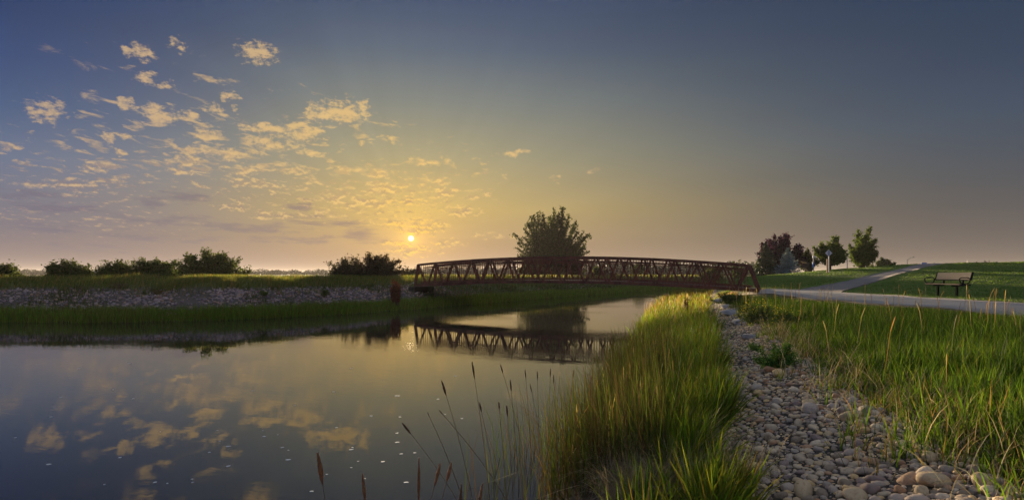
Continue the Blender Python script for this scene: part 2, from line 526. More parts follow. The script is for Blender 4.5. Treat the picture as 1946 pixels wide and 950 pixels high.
def ground_mat():
    m, t = new_mat('earth_and_turf')
    co = N(t, 'ShaderNodeTexCoord').outputs['Object']
    tint = N(t, 'ShaderNodeAttribute', attribute_name='tint').outputs['Color']
    n1 = noise(t, co, 0.5, 6, 0.6)
    n2 = noise(t, co, 6.0, 5, 0.65)
    n3 = noise(t, co, 40.0, 3, 0.6)
    k = M_(t, 'MULTIPLY_ADD', n2, 0.55, M_(t, 'MULTIPLY_ADD', n1, 0.75, M_(t, 'MULTIPLY', n3, 0.5)))
    kk = N(t, 'ShaderNodeMapRange', {0: k, 1: 0.5, 2: 1.3, 3: 0.55, 4: 1.45}).outputs[0]
    c = MIX(t, 1.0, tint, N(t, 'ShaderNodeCombineXYZ', {0: kk, 1: kk, 2: kk}).outputs[0], 'MULTIPLY')
    h = M_(t, 'MULTIPLY_ADD', n2, 0.7, M_(t, 'MULTIPLY', n3, 0.3))
    p = N(t, 'ShaderNodeBsdfPrincipled', {'Base Color': c, 'Roughness': 0.95, 'Specular IOR Level': 0.1, 'Normal': bump(t, h, 0.8, 0.06)})
    out(t, p.outputs[0])
    return m


MAT['ground'] = ground_mat()


def water_mat():
    m, t = new_mat('murky_canal_water')
    co = N(t, 'ShaderNodeTexCoord').outputs['Object']
    mp = N(t, 'ShaderNodeMapping', {'Vector': co, 'Rotation': (0, 0, math.radians(24))}).outputs[0]
    big = noise(t, VM(t, 'MULTIPLY', mp, (0.18, 0.30, 1)), 1.0, 3, 0.5)
    w1 = noise(t, VM(t, 'MULTIPLY', mp, (1.1, 2.0, 1)), 1.0, 4, 0.5)
    dist = N(t, 'ShaderNodeTexNoise', {'Vector': VM(t, 'MULTIPLY', mp, (0.9, 2.2, 1)), 'Scale': 3.2, 'Detail': 4.0, 'Roughness': 0.55, 'Distortion': 1.2}).outputs['Fac']
    calm = N(t, 'ShaderNodeMapRange', {0: big, 1: 0.42, 2: 0.66, 3: 0.05, 4: 1.0}).outputs[0]
    h = M_(t, 'MULTIPLY_ADD', M_(t, 'MULTIPLY', dist, calm), 0.0022, M_(t, 'MULTIPLY', w1, 0.0008))
    b = N(t, 'ShaderNodeBump', {'Height': h, 'Strength': 1.0, 'Distance': 1.0}).outputs[0]
    p = N(t, 'ShaderNodeBsdfPrincipled', {'Base Color': (0.040, 0.034, 0.021, 1), 'Roughness': 0.008, 'IOR': 1.55, 'Normal': b})
    out(t, p.outputs[0])
    return m


MAT['water'] = water_mat()

# ------------------------------------------------------------------ terrain
R_EDGE = np.array([(-260, -8), (-60, -4.2), (-14, -2.2), (-4.5, -0.8), (-1.6, 0.9), (-0.5, 2.4), (0.22, 4.6), (1.05, 7.5), (2.15, 11.5), (3.7, 17.5), (5.3, 23.5), (7.5, 31),
                   (10.8, 42), (15.0, 54), (20.5, 65), (34, 86), (70, 130), (200, 270)], float)
L_EDGE = np.array([(-260, 20), (-60, 22.0), (-19.9, 22.6), (-15.6, 22.2), (-12.9, 22.8), (-10.4, 24.2), (-7.9, 26.7), (-4.95, 31.3), (-2.4, 36.3), (1.04, 42.4),
                   (5.9, 50.9), (12.7, 61.7), (18.9, 72.5), (31, 91), (66, 136), (196, 276)], float)


def smooth_poly(P, it=2):
    for _ in range(it):
        Q = [P[0]]
        for a, b in zip(P[:-1], P[1:]):
            Q += [a * .75 + b * .25, a * .25 + b * .75]
        Q.append(P[-1])
        P = np.array(Q)
    return P


R_EDGE = smooth_poly(R_EDGE)
L_EDGE = smooth_poly(L_EDGE)


def wobble(P, amp, s):
    w = P.copy()
    d = np.cumsum(np.r_[0, np.hypot(*np.diff(P, axis=0).T)])
    w[:, 1] += amp * (np.sin(d * 1.3 + s) + .7 * np.sin(d * 2.9 + 2 * s) * .6)
    return w


L_EDGE = wobble(L_EDGE, 0.10, 1.0)


def sdist(P, x, y):
    """distance to a polyline and the side (+ = right of its direction)"""
    x = np.asarray(x, float); y = np.asarray(y, float)
    best = np.full(x.shape, 1e18); sgn = np.ones(x.shape)
    for (ax, ay), (bx, by) in zip(P[:-1], P[1:]):
        dx, dy = bx - ax, by - ay
        t = np.clip(((x - ax) * dx + (y - ay) * dy) / (dx * dx + dy * dy), 0, 1)
        ex, ey = x - ax - t * dx, y - ay - t * dy
        d2 = ex * ex + ey * ey
        cr = dx * ey - dy * ex
        m = d2 < best - 1e-12
        best = np.where(m, d2, best)
        sgn = np.where(m, np.where(cr < 0, 1.0, -1.0), sgn)
    return np.sqrt(best) * sgn


def ss(x, a, b):
    t = np.clip((x - a) / (b - a), 0, 1)
    return t * t * (3 - 2 * t)


def reed_w(y):
    return 1.16 + np.clip(y - 4, 0, 40) * 0.080 - np.clip(y - 16, 0, 60) * 0.035


def cob_w(y):
    return np.interp(y, [0, 3.5, 5.5, 7.5, 11, 17, 26, 40], [1.55, 1.55, 1.30, 1.15, 1.0, 0.9, 0.7, 0.3])


def lump(x, y, s, k):
    return (np.sin(x * s + 1.3 * k) * np.cos(y * s * 1.13 - .7 * k) + .5 * np.sin(x * s * 2.3 + y * s * 1.7 + k)) / 1.5


def terrain(x, y):
    x = np.asarray(x, float); y = np.asarray(y, float)
    dR = sdist(R_EDGE, x, y)      # + on the near/right bank
    dL = -sdist(L_EDGE, x, y)     # + on the far bank
    rw = reed_w(y); cw = cob_w(y)
    zr = np.where(dR < rw, 0.30 * (np.clip(dR, 0, None) / rw) ** 0.8,
                  np.where(dR < rw + cw, 0.30 + 0.40 * (dR - rw) / cw,
                           0.70 + 0.36 * np.clip((dR - rw - cw) / np.interp(y, [0, 6, 12, 18, 24, 30, 60], [5.6, 5.2, 4.0, 3.2, 2.6, 2.2, 2.2]), 0, 1)))
    zr = zr + 0.025 * lump(x, y, 1.3, 1) * ss(dR, 0.3, 2)
    fx = np.clip((x - 11) / 24, 0, 1) ** 0.8
    ridge = 46 + np.clip(x - 20, 0, 60) * 0.42
    up = 0.060 * np.clip(np.minimum(y, ridge) - 23, 0, None)
    up = up * ss(y, 22, 27)
    down = 0.045 * np.clip(y - ridge - 1.5, 0, None)
    hill = np.clip(fx * up - down, -0.1, None) * (x > 9)
    zr = zr + hill + 0.16 * lump(x, y, 0.09, 3) * ss(x, 17, 30) * ss(y, 26, 40)
    zr = zr + 0.7 * ss(dR, 45, 80) * 0
    zl = np.where(dL < 0.9, 0.26 * np.clip(dL, 0, None) / 0.9,
                  0.26 + 1.36 * (1 - np.exp(-(np.clip(dL - 0.9, 0, None) / 2.9) ** 1.25)))
    zl = zl + 0.05 * lump(x, y, 0.8, 2) * ss(dL, 0.8, 3)
    inside = (dR < 0) & (dL < 0)
    dep = np.minimum(-dR, -dL)
    zi = -0.9 * ss(dep, -0.05, 3.0) - 0.02
    z = np.where(inside, zi, np.where(dR >= 0, zr, zl))
    return z


def tz(x, y):
    return float(terrain(np.array([x]), np.array([y]))[0])


def axis(segs):
    pts = []
    for a, b, st in segs:
        n = max(1, int(round((b - a) / st)))
        pts += list(np.linspace(a, b, n, endpoint=False))
    pts.append(segs[-1][1])
    return np.array(pts)


gx = axis([(-6000, -1500, 900), (-1500, -300, 150), (-300, -80, 22), (-80, -26, 2.0), (-26, -3, 0.45), (-3, 8, 0.13), (8, 18, 0.25), (18, 45, 0.7), (45, 90, 2.2), (90, 300, 20), (300, 1500, 150), (1500, 6000, 900)])
gy = axis([(-400, -60, 40), (-60, -6, 5), (-6, 0, .6), (0, 10, 0.13), (10, 34, 0.25), (34, 75, 0.6), (75, 150, 2.5), (150, 400, 18), (400, 1500, 120), (1500, 9000, 900)])
GX, GY = np.meshgrid(gx, gy)
GZ = terrain(GX.ravel(), GY.ravel()).reshape(GX.shape)
nx, ny = len(gx), len(gy)
Vg = np.stack([GX.ravel(), GY.ravel(), GZ.ravel()], 1)
idx = np.arange(nx * ny).reshape(ny, nx)
Lg = np.stack([idx[:-1, :-1], idx[:-1, 1:], idx[1:, 1:], idx[1:, :-1]], -1).reshape(-1)
dRg = sdist(R_EDGE, Vg[:, 0], Vg[:, 1]); dLg = -sdist(L_EDGE, Vg[:, 0], Vg[:, 1])
soil = np.array([0.085, 0.068, 0.045]); turf = np.array([0.085, 0.125, 0.022]); dry = np.array([0.115, 0.098, 0.042]); grav = np.array([0.105, 0.088, 0.072]); mud = np.array([0.05, 0.045, 0.035])
tg = np.tile(turf * 0.5 + dry * 0.5, (len(Vg), 1))
X_, Y_ = Vg[:, 0], Vg[:, 1]


def mixin(mask, col):
    global tg
    mask = np.clip(mask, 0, 1)[:, None]
    tg = tg * (1 - mask) + col * mask


mixin(ss(X_, 12.5, 14.5) * (dRg > 0), turf * 1.1)
mixin((dRg > 0) * (dRg < reed_w(Y_)) * 1.0, soil)
mixin((dRg > 0) * ss(dRg, reed_w(Y_) - .2, reed_w(Y_)) * (1 - ss(dRg, reed_w(Y_) + cob_w(Y_), reed_w(Y_) + cob_w(Y_) + .3)) * ss(Y_, 60, 34), grav)
mixin((dLg > 0.6) * (dLg < 4.6) * ss(X_, 1.0, -6) * 1.0, grav)
mixin(((dRg <= 0.1) & (dLg <= 0.1)) * 1.0, mud)
me = np_mesh('ground', Vg, Lg, np.full(len(Lg) // 4, 4), tg, smooth=True)
tag(link('ground', me, MAT['ground']), kind='structure')

# water sheet between the banks
rs = R_EDGE[::1]; ls = L_EDGE[::1]


def resample(P, n):
    d = np.r_[0, np.cumsum(np.hypot(*np.diff(P, axis=0).T))]
    s = np.linspace(0, d[-1], n)
    return np.stack([np.interp(s, d, P[:, 0]), np.interp(s, d, P[:, 1])], 1)


wv = MB()
wv.add([(-270, -14, 0), (-40, -8, 0), (-5, -4, 0), (0.8, 1.6, 0), (6, 16, 0), (16, 44, 0), (30, 68, 0), (76, 126, 0), (210, 262, 0), (190, 284, 0), (60, 142, 0), (8, 64, 0), (-6, 44, 0), (-13, 32, 0), (-22, 27, 0), (-60, 27, 0), (-270, 26, 0)],
       [tuple(range(17))])
tag(wv.build('water', MAT['water']), kind='structure')


# ------------------------------------------------------------------ paths
def ribbon(pts, w, name, mat, lift, step=0.4, across=5):
    P = smooth_poly(np.array(pts, float), 3)
    d = np.r_[0, np.cumsum(np.hypot(*np.diff(P, axis=0).T))]
    n = int(d[-1] / step)
    s = np.linspace(0, d[-1], n)
    Q = np.stack([np.interp(s, d, P[:, 0]), np.interp(s, d, P[:, 1])], 1)
    T = np.gradient(Q, axis=0); T /= np.linalg.norm(T, axis=1)[:, None]
    Nn = np.stack([T[:, 1], -T[:, 0]], 1)
    ww = np.interp(s / d[-1], np.linspace(0, 1, len(w)), w) if hasattr(w, '__len__') else np.full(n, w)
    V = []
    u = np.linspace(-1, 1, across)
    A = Q[:, None, :] + Nn[:, None, :] * (u[None, :, None] * ww[:, None, None] / 2)
    A = A.reshape(-1, 2)
    Z = terrain(A[:, 0], A[:, 1]) + lift
    V = np.c_[A, Z]
    # skirts at both rims
    k = across
    rim = V.reshape(n, k, 3)
    lo = rim[:, [0, -1], :].copy(); lo[:, :, 2] -= 0.12
    V = np.concatenate([V, lo.reshape(-1, 3)])
    L = []
    i = np.arange(n * k).reshape(n, k)
    j = (n * k + np.arange(n * 2)).reshape(n, 2)
    L.append(np.stack([i[:-1, :-1], i[:-1, 1:], i[1:, 1:], i[1:, :-1]], -1).reshape(-1, 4)[:, ::-1])
    L.append(np.stack([i[:-1, 0], i[1:, 0], j[1:, 0], j[:-1, 0]], -1))
    L.append(np.stack([i[:-1, -1], j[:-1, 1], j[1:, 1], i[1:, -1]], -1))
    L = np.concatenate(L)
    me = np_mesh(name, V, L.ravel(), np.full(len(L), 4))
    o = link(name, me, mat)
    return tag(o, kind='structure')


ribbon([(11.6, 28.8), (12.3, 27.4), (12.9, 26), (12.5, 23), (11.9, 18), (11.6, 13), (11.5, 8), (11.3, 0), (10.1, -12)], [2.2, 3.7, 4.0, 4.1, 4.1, 4.1], 'path', MAT['concrete'], 0.035)
ribbon([(13.2, 25.5), (14.8, 27.6), (17.4, 30.8), (21, 35), (27.8, 42.5), (37, 52), (48, 62), (70, 80)], [2.2, 1.6, 1.35, 1.3, 1.3, 1.3, 1.3], 'side_path', MAT['asphalt'], 0.028)

# ------------------------------------------------------------------ grass
def blades(name, P, h, w, col, lean=0.25, wind=(0.1, 0.0), segs=3, curl=0.5, kind_label=None, mat='grass', seed=1, bias=None):
    """P (n,3) roots, h (n) heights, w (n) widths, col (n,3) blade colour"""
    r = np.random.default_rng(seed)
    n = len(P)
    yaw = r.uniform(0, 2 * np.pi, n)
    la = r.uniform(0, 2 * np.pi, n)
    lm = np.abs(r.normal(0, lean, n)) * np.where(r.uniform(0, 1, n) < 0.10, 3.0, 1.0)
    lm = np.minimum(lm, 1.1)
    lx = np.cos(la) * lm + wind[0]
    ly = np.sin(la) * lm + wind[1]
    if bias is not None:
        lx = lx + bias[0]; ly = ly + bias[1]
    cu = r.uniform(0.3, 1.0, n) * curl
    V = np.zeros((n, 2 * segs + 1, 3), np.float32)
    for k in range(segs + 1):
        t = k / segs
        off = t * (1 - cu) + t * t * cu * 1.6
        cx = P[:, 0] + lx * off * h
        cy = P[:, 1] + ly * off * h
        drop = (lx ** 2 + ly ** 2) * 0.5 * off * off * h
        cz = P[:, 2] + np.maximum(t * h - drop, t * h * 0.25)
        if k < segs:
            ww = w * (1 - 0.75 * t ** 1.6) / 2
            V[:, 2 * k, 0] = cx - np.cos(yaw) * ww; V[:, 2 * k, 1] = cy - np.sin(yaw) * ww; V[:, 2 * k, 2] = cz
            V[:, 2 * k + 1, 0] = cx + np.cos(yaw) * ww; V[:, 2 * k + 1, 1] = cy + np.sin(yaw) * ww; V[:, 2 * k + 1, 2] = cz
        else:
            V[:, 2 * k, 0] = cx; V[:, 2 * k, 1] = cy; V[:, 2 * k, 2] = cz
    m = 2 * segs + 1
    base = (np.arange(n) * m)[:, None]
    lp, sz = [], []
    for k in range(segs - 1):
        lp.append(base + np.array([2 * k, 2 * k + 1, 2 * k + 3, 2 * k + 2]))
    lp.append(base + np.array([2 * segs - 2, 2 * segs - 1, 2 * segs]))
    L = np.concatenate(lp, 1).ravel()
    S = np.tile(np.array([4] * (segs - 1) + [3]), n)
    tint = np.repeat(col[:, None, :], m, 1).reshape(-1, 3)
    return np_mesh(name, V.reshape(-1, 3), L, S, tint)


def pick(r, n, cols, p):
    cols = np.array(cols, float)
    k = r.choice(len(cols), n, p=np.array(p) / np.sum(p))
    c = cols[k] * r.uniform(0.72, 1.28, (n, 1)) * r.uniform(0.93, 1.07, (n, 3))
    return c


def patch(x, y, s, k):
    return np.clip(0.5 + 0.5 * (lump(x, y, s, k) * .7 + lump(x + 3, y - 2, s * 2.7, k + 2) * .5), 0, 1)


def along(P, n, y0, y1, d0, d1, r, powr=1.6, sgn=1):
    """points beside an edge polyline, thicker towards the camera; d0,d1 may be callables of y"""
    d = np.r_[0, np.cumsum(np.hypot(*np.diff(P, axis=0).T))]
    fine = np.linspace(0, d[-1], 6000)
    fx = np.interp(fine, d, P[:, 0]); fy = np.interp(fine, d, P[:, 1])
    dist = np.hypot(fx, fy) + 1.0
    wgt = np.where((fy >= y0) & (fy <= y1), 1.0 / dist ** powr, 0)
    s = r.choice(fine, n, p=wgt / wgt.sum()) + r.uniform(-.5, .5, n) * (fine[1] - fine[0])
    px = np.interp(s, d, P[:, 0]); py = np.interp(s, d, P[:, 1])
    tx = np.interp(s + .4, d, P[:, 0]) - np.interp(s - .4, d, P[:, 0])
    ty = np.interp(s + .4, d, P[:, 1]) - np.interp(s - .4, d, P[:, 1])
    l = np.hypot(tx, ty) + 1e-9
    a = d0(py) if callable(d0) else d0
    b = d1(py) if callable(d1) else d1
    u = r.uniform(0, 1, n)
    off = a + (b - a) * u
    x = px + sgn * ty / l * off; y = py - sgn * tx / l * off
    return x, y, off, u


def tufts(x, y, per, rad, r, splay=2.6):
    """turn scattered points into clumps of 'per' blades that lean outwards"""
    n = len(x) // per
    i = r.choice(len(x), n, replace=False)
    sz = r.uniform(.5, 1.4, n)
    X = np.repeat(x[i], per); Y = np.repeat(y[i], per); Z = np.repeat(sz, per)
    ox = r.normal(0, rad, n * per) * Z; oy = r.normal(0, rad, n * per) * Z
    tid = np.repeat(np.arange(n), per)
    return X + ox, Y + oy, ox * splay, oy * splay, tid, Z


GREEN = [(0.150, 0.255, 0.022), (0.210, 0.285, 0.028), (0.085, 0.165, 0.018), (0.245, 0.250, 0.040)]
STRAW = [(0.30, 0.21, 0.10), (0.24, 0.15, 0.07), (0.36, 0.28, 0.15)]
FOLI = []


def grass_obj(name, me, label, cat='grass'):
    o = link(name, me, MAT['grass'])
    return tag(o, label, cat, kind='stuff')


# strip of bright waterside grass on the near bank
r = np.random.default_rng(11)
x, y, off, u = along(R_EDGE, 54000, 3.0, 75, lambda yy: np.interp(yy, [0, 7, 13], [0.82, 0.80, 0.10]), lambda yy: reed_w(yy) + 0.02 + .13 * np.sin(yy * 2.1) + .09 * np.sin(yy * 5.3), r, 1.7)
x, y, bx1, by1, tid, tsz = tufts(x, y, 16, 0.055, r)
z = terrain(x, y)
# bare, trodden gap with straw near the camera
gap = np.exp(-(((x - 1.02) / 0.36) ** 2 + ((y - 4.6) / 1.3) ** 2))
tr = r.uniform(0, 1, tid.max() + 1)[tid]
keep = (z > -0.06) & (tr > gap * 1.15) & ~((x < 1.18 + .1 * np.sin(y * 5)) & (y < 5.0) & (tr < .93))
x, y, z, bx1, by1, tid, tsz = [q[keep] for q in (x, y, z, bx1, by1, tid, tsz)]
n = len(x)
dist = np.hypot(x, y)
pt = patch(x, y, 0.9, 2)
h = r.uniform(0.20, 0.56, n) * (0.55 + 0.30 * pt + 0.38 * tsz) * np.interp(dist, [3, 8, 30], [0.80, 1.0, 0.9])
wd_ = np.maximum(r.uniform(0.008, 0.021, n), dist * 0.0010)
col = pick(r, n, GREEN + [STRAW[0], (0.20, 0.17, 0.05)], [4.5, 5, 3.2, 2.2, 0.35, 0.6])
tc_ = np.random.default_rng(5).uniform(0.55, 1.25, 200000)[tid][:, None]
col = col * tc_ * np.where(np.random.default_rng(6).uniform(0, 1, 200000)[tid][:, None] < .22, np.array([[1.15, .82, .9]]), 1.0)
fr = (r.uniform(0, 1, n) < 0.5 * ss(y, 16, 30))
col[fr] = pick(r, int(fr.sum()), [(0.22, 0.17, 0.04), (0.26, 0.16, 0.05)], [1, 1])
me = blades('waterside_grass', np.c_[x, y, z - 0.02], h, wd_, col, 0.24, (0.06, -0.03), 3, 0.6, seed=12, bias=(bx1, by1))
grass_obj('waterside_grass', me, 'bright green waterside grass between the water and the cobbles')

# darker reeds with brown stems standing in the water's edge
r = np.random.default_rng(21)
x, y, off, u = along(R_EDGE, 6000, 4.55, 11.5, -0.05, 1.0, r, 1.2)
z = np.maximum(terrain(x, y), -0.25)
xe = r.uniform(-0.45, 0.35, 170); ye = r.uniform(4.4, 6.6, 170) ; xe = xe + (ye - 4.4) * .22
x = np.r_[x, xe]; y = np.r_[y, ye]; off = np.r_[off, np.full(170, 0.25)]; z = np.maximum(terrain(x, y), -0.25)
n = len(x); dist = np.hypot(x, y)
keep = r.uniform(0, 1, n) < np.clip(0.25 + 0.75 * ss(off, -0.5, 0.25), 0, 1) * (0.4 + 0.6 * patch(x, y, 1.6, 4))
x, y, z, dist = x[keep], y[keep], z[keep], dist[keep]; n = len(x)
h = r.uniform(0.4, 1.02, n)
col = pick(r, n, [(0.05, 0.075, 0.018), (0.075, 0.10, 0.02), (0.085, 0.058, 0.03), (0.07, 0.042, 0.026), (0.11, 0.08, 0.04)], [3, 3, 2, 1.5, 1])
me = blades('dark_reeds', np.c_[x, y, z - 0.03], h, np.maximum(r.uniform(0.004, 0.009, n), dist * .0007), col, 0.22, (-0.06, 0), 4, 0.5, seed=22)
grass_obj('dark_reeds', me, 'dark green and brown reeds at the water\'s edge', 'reeds')

# rough meadow between cobbles and path
def meadow(n, seed, ymin, ymax):
    r = np.random.default_rng(seed)
    yy = 1.2 + (ymax - 1.2) * r.uniform(0, 1, n * 3) ** 1.9
    xx = r.uniform(1.6, 14.0, n * 3)
    dR = sdist(R_EDGE, xx, yy)
    lim = reed_w(yy) + cob_w(yy) + .12 * np.sin(yy * 2.7 + 1) + .09 * np.sin(yy * 6.1)
    right = np.interp(yy, [0, 8, 13, 18, 23, 28, 33], [8.9, 9.0, 9.15, 9.45, 10.1, 10.8, 12.4])
    fade = ss(dR - lim, -0.12, 0.35)
    ok = (dR > lim - 0.45) & (xx < right) & (r.uniform(0, 1, len(xx)) < 0.05 + .95 * fade)
    # keep to what the lens can see plus a margin
    ok &= (xx < 1.02 * yy + 1.4)
    xx, yy, dR, lim = xx[ok][:n], yy[ok][:n], dR[ok][:n], lim[ok][:n]
    return r, xx, yy, dR - lim, right[ok][:n]


r, x, y, dm, rt = meadow(140000, 31, 1.2, 34)
x, y, bx1, by1, tid, tsz = tufts(x, y, 14, 0.06, r)
dm = sdist(R_EDGE, x, y) - reed_w(y) - cob_w(y)
rt = np.interp(y, [0, 8, 13, 18, 23, 28, 33], [8.9, 9.0, 9.15, 9.45, 10.1, 10.8, 12.4])
z = terrain(x, y); n = len(x); dist = np.hypot(x, y)
pt = patch(x, y, 0.7, 5)
edge = ss(rt - x, 0.0, 1.6)
h = r.uniform(0.22, 0.42, n) * (0.65 + 0.6 * pt) * (0.40 + 0.60 * edge) * np.interp(dist, [2.5, 5, 14, 30], [1.25, 1.05, 0.85, 0.9])
h *= (0.55 + 0.45 * ss(dm, 0, 0.9)) * (0.7 + 0.35 * tsz)
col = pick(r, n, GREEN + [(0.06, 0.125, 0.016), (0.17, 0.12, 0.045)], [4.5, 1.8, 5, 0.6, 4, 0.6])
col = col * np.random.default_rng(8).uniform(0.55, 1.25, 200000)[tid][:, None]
dd = r.uniform(0, 1, n) < 0.20 * (1 - ss(dm, 0.0, 0.8))
col[dd] = pick(r, int(dd.sum()), STRAW + [(0.12, 0.085, 0.05)], [2, 2, 1, 2])
rd = (r.uniform(0, 1, n) < 0.65 * np.exp(-((x - 12.2) / 1.3) ** 2 - ((y - 28.3) / 2.6) ** 2))
col[rd] = pick(r, int(rd.sum()), [(0.32, 0.15, 0.10), (0.36, 0.20, 0.12)], [1, 1]); h[rd] *= 1.35
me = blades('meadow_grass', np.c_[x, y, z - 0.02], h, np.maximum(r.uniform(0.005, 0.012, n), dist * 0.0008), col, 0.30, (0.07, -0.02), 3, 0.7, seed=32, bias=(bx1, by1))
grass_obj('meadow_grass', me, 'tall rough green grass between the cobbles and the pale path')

# ripe seed stems standing above the meadow and the strip
r = np.random.default_rng(41)
r2, x, y, dm, rt = meadow(520, 42, 1.2, 26)
k = (r.uniform(0, 1, len(x)) < 0.25 + 0.75 * (rt - x < 3.0)) & (np.hypot(x, y) > 4.5)
x, y = x[k], y[k]
x2, y2, _, _ = along(R_EDGE, 260, 5.0, 32, 0.0, lambda yy: reed_w(yy) * .8, r, 1.0)
x = np.r_[x, x2]; y = np.r_[y, y2]
n = len(x); z = terrain(x, y)
h = r.uniform(0.42, 0.72, n); dist = np.hypot(x, y)
vs, ls_, sz_, tn = [], [], [], []
mb_v = np.zeros((n, 11, 3), np.float32)
yaw = r.uniform(0, 2 * np.pi, n); la = r.uniform(0, 2 * np.pi, n); lm = np.abs(r.normal(0, .13, n)) + .02
dx = np.cos(la) * lm + 0.05; dy = np.sin(la) * lm
hw = np.maximum(0.0022, dist * 0.00028)
sw = np.maximum(r.uniform(0.003, 0.006, n), dist * 0.0004)
prof = [(0, 1, 0), (0.78, 1, 0), (0.80, 0, 0.7), (0.90, 0, 1.0), (0.97, 0, .6)]
for k, (t, a, b) in enumerate(prof):
    ww = a * hw + b * sw
    cx = x + dx * h * t * t; cy = y + dy * h * t * t; cz = z + h * t
    mb_v[:, 2 * k] = np.c_[cx - np.cos(yaw) * ww, cy - np.sin(yaw) * ww, cz]
    mb_v[:, 2 * k + 1] = np.c_[cx + np.cos(yaw) * ww, cy + np.sin(yaw) * ww, cz]
mb_v[:, 10] = np.c_[x + dx * h, y + dy * h, z + h]
b = (np.arange(n) * 11)[:, None]
L = np.concatenate([b + np.array([2 * k, 2 * k + 1, 2 * k + 3, 2 * k + 2]) for k in range(4)] + [b + np.array([8, 9, 10])], 1).ravel()
col = pick(r, n, [(0.34, 0.24, 0.11), (0.28, 0.17, 0.08), (0.40, 0.30, 0.16)], [1, 1, 1])
me = np_mesh('seed_stems', mb_v.reshape(-1, 3), L, np.tile([4, 4, 4, 4, 3], n), np.repeat(col[:, None], 11, 1).reshape(-1, 3))
grass_obj('ripe_grass_stems', me, 'thin tan seed stems standing above the green grass')

# matted straw at the trodden gap and at the foot of the meadow
r = np.random.default_rng(51)
nA = 9000
xa = np.maximum(r.normal(1.08, 0.26, nA), 0.62 + 0.2 * r.uniform(0, 1, nA)); ya = np.clip(r.normal(4.8, 0.7, nA), 4.0, 6.6)
r2, xb, yb, dm, rt = meadow(60000, 52, 1.2, 14)
kb = (dm < 0.42)
kb &= np.hypot(xb, yb) > 3.2
xb, yb = xb[kb][:1300], yb[kb][:1300]
x = np.r_[xa, xb]; y = np.r_[ya, yb]; n = len(x)
z = terrain(x, y)
k = (z > 0.02) & (sdist(R_EDGE, x, y) > 0.45)
x, y, z = x[k], y[k], z[k]; n = len(x)
h = r.uniform(0.15, 0.42, n)
col = pick(r, n, [(0.36, 0.30, 0.23), (0.26, 0.20, 0.14), (0.18, 0.13, 0.09), (0.46, 0.40, 0.32)], [3, 3, 2, 1.5])
me = blades('straw', np.c_[x, y, z + 0.01], h, np.full(n, 0.006), col, 0.9, (0.1, -0.3), 4, 0.9, seed=53)
grass_obj('matted_straw', me, 'pale matted dry grass lying at the edge of the cobbles', 'straw')

# far bank: grass fringe along the water
r = np.random.default_rng(61)


def far_pts(n, d0, d1, seed, powr=1.2, xmin=-34):
    r = np.random.default_rng(seed)
    k = (L_EDGE[:, 0] > xmin - 10) & (L_EDGE[:, 1] < 110)
    x, y, off, u = along(L_EDGE[k], n, 10, 105, d0, d1, r, powr, sgn=-1)
    return r, x, y, off


r, x, y, off = far_pts(42000, -0.12, 1.15, 62, 1.5)
z = np.maximum(terrain(x, y), -0.08); n = len(x); dist = np.hypot(x, y)
pt = patch(x, y, 0.5, 7)
h = r.uniform(0.20, 0.48, n) * (0.75 + 0.5 * pt)
col = pick(r, n, [(0.18, 0.29, 0.032), (0.22, 0.31, 0.038), (0.12, 0.20, 0.028), (0.27, 0.25, 0.07)], [4, 4, 3, 1.4])
yl = r.uniform(0, 1, n) < 0.35 * patch(x, y, 0.22, 9)
col[yl] = pick(r, int(yl.sum()), [(0.17, 0.15, 0.035), (0.20, 0.14, 0.05)], [2, 1])
me = blades('far_fringe', np.c_[x, y, z - .03], h, np.maximum(0.01, dist * 0.0009), col, 0.22, (0.05, 0), 2, 0.4, seed=63)
grass_obj('far_bank_fringe', me, 'green grass fringe along the water on the far bank')

# far bank: grass on the crest and spreading down the slope
r, x, y, off = far_pts(60000, 2.6, 11.0, 72, 1.2)
zz = patch(x, y, 0.33, 11)
dens = np.where(off < 4.2, 0.30 * ss(zz, .35, .75) + 0.75 * ss(off, 3.2, 4.4), 1.0)
dens = np.maximum(dens, ss(x, -4, 1) * 1.0)
k = r.uniform(0, 1, len(x)) < dens
x, y, off = x[k], y[k], off[k]; n = len(x); z = terrain(x, y); dist = np.hypot(x, y)
h = r.uniform(0.20, 0.46, n) * (0.7 + 0.6 * patch(x, y, 0.4, 13)) * np.interp(off, [2.6, 4.5, 11], [0.85, 1.0, 0.8])
col = pick(r, n, [(0.16, 0.175, 0.040), (0.125, 0.165, 0.035), (0.26, 0.19, 0.065), (0.30, 0.19, 0.075), (0.09, 0.12, 0.03)], [4, 4, 2, 1.3, 3])
me = blades('far_crest', np.c_[x, y, z - .03], h, np.maximum(0.010, dist * 0.0009), col, 0.33, (0.22, 0), 2, 0.5, seed=73)
grass_obj('far_bank_grass', me, 'olive and tan grass on the crest of the far bank')

# far bank slope beyond the bridge and tufts between its stones
r, x, y, off = far_pts(36000, 0.9, 4.2, 82, 1.1)
zz = patch(x, y, 0.6, 15)
grassy = np.maximum(ss(x, -7.0, -2.0) * ss(patch(x, y, .3, 4), 0.12, 0.45), 0.9 * ss(zz, 0.46, 0.8))
k = r.uniform(0, 1, len(x)) < grassy
x, y = x[k], y[k]; n = len(x); z = terrain(x, y); dist = np.hypot(x, y)
h = r.uniform(0.10, 0.32, n)
col = pick(r, n, [(0.09, 0.125, 0.025), (0.07, 0.10, 0.02), (0.17, 0.13, 0.06), (0.12, 0.09, 0.05)], [4, 3, 2, 1.5])
me = blades('far_slope', np.c_[x, y, z - .02], h, np.maximum(0.010, dist * 0.0009), col, 0.35, (0.1, 0), 2, 0.5, seed=83)
grass_obj('far_slope_tufts', me, 'thin grass tufts on the stony slope of the far bank')

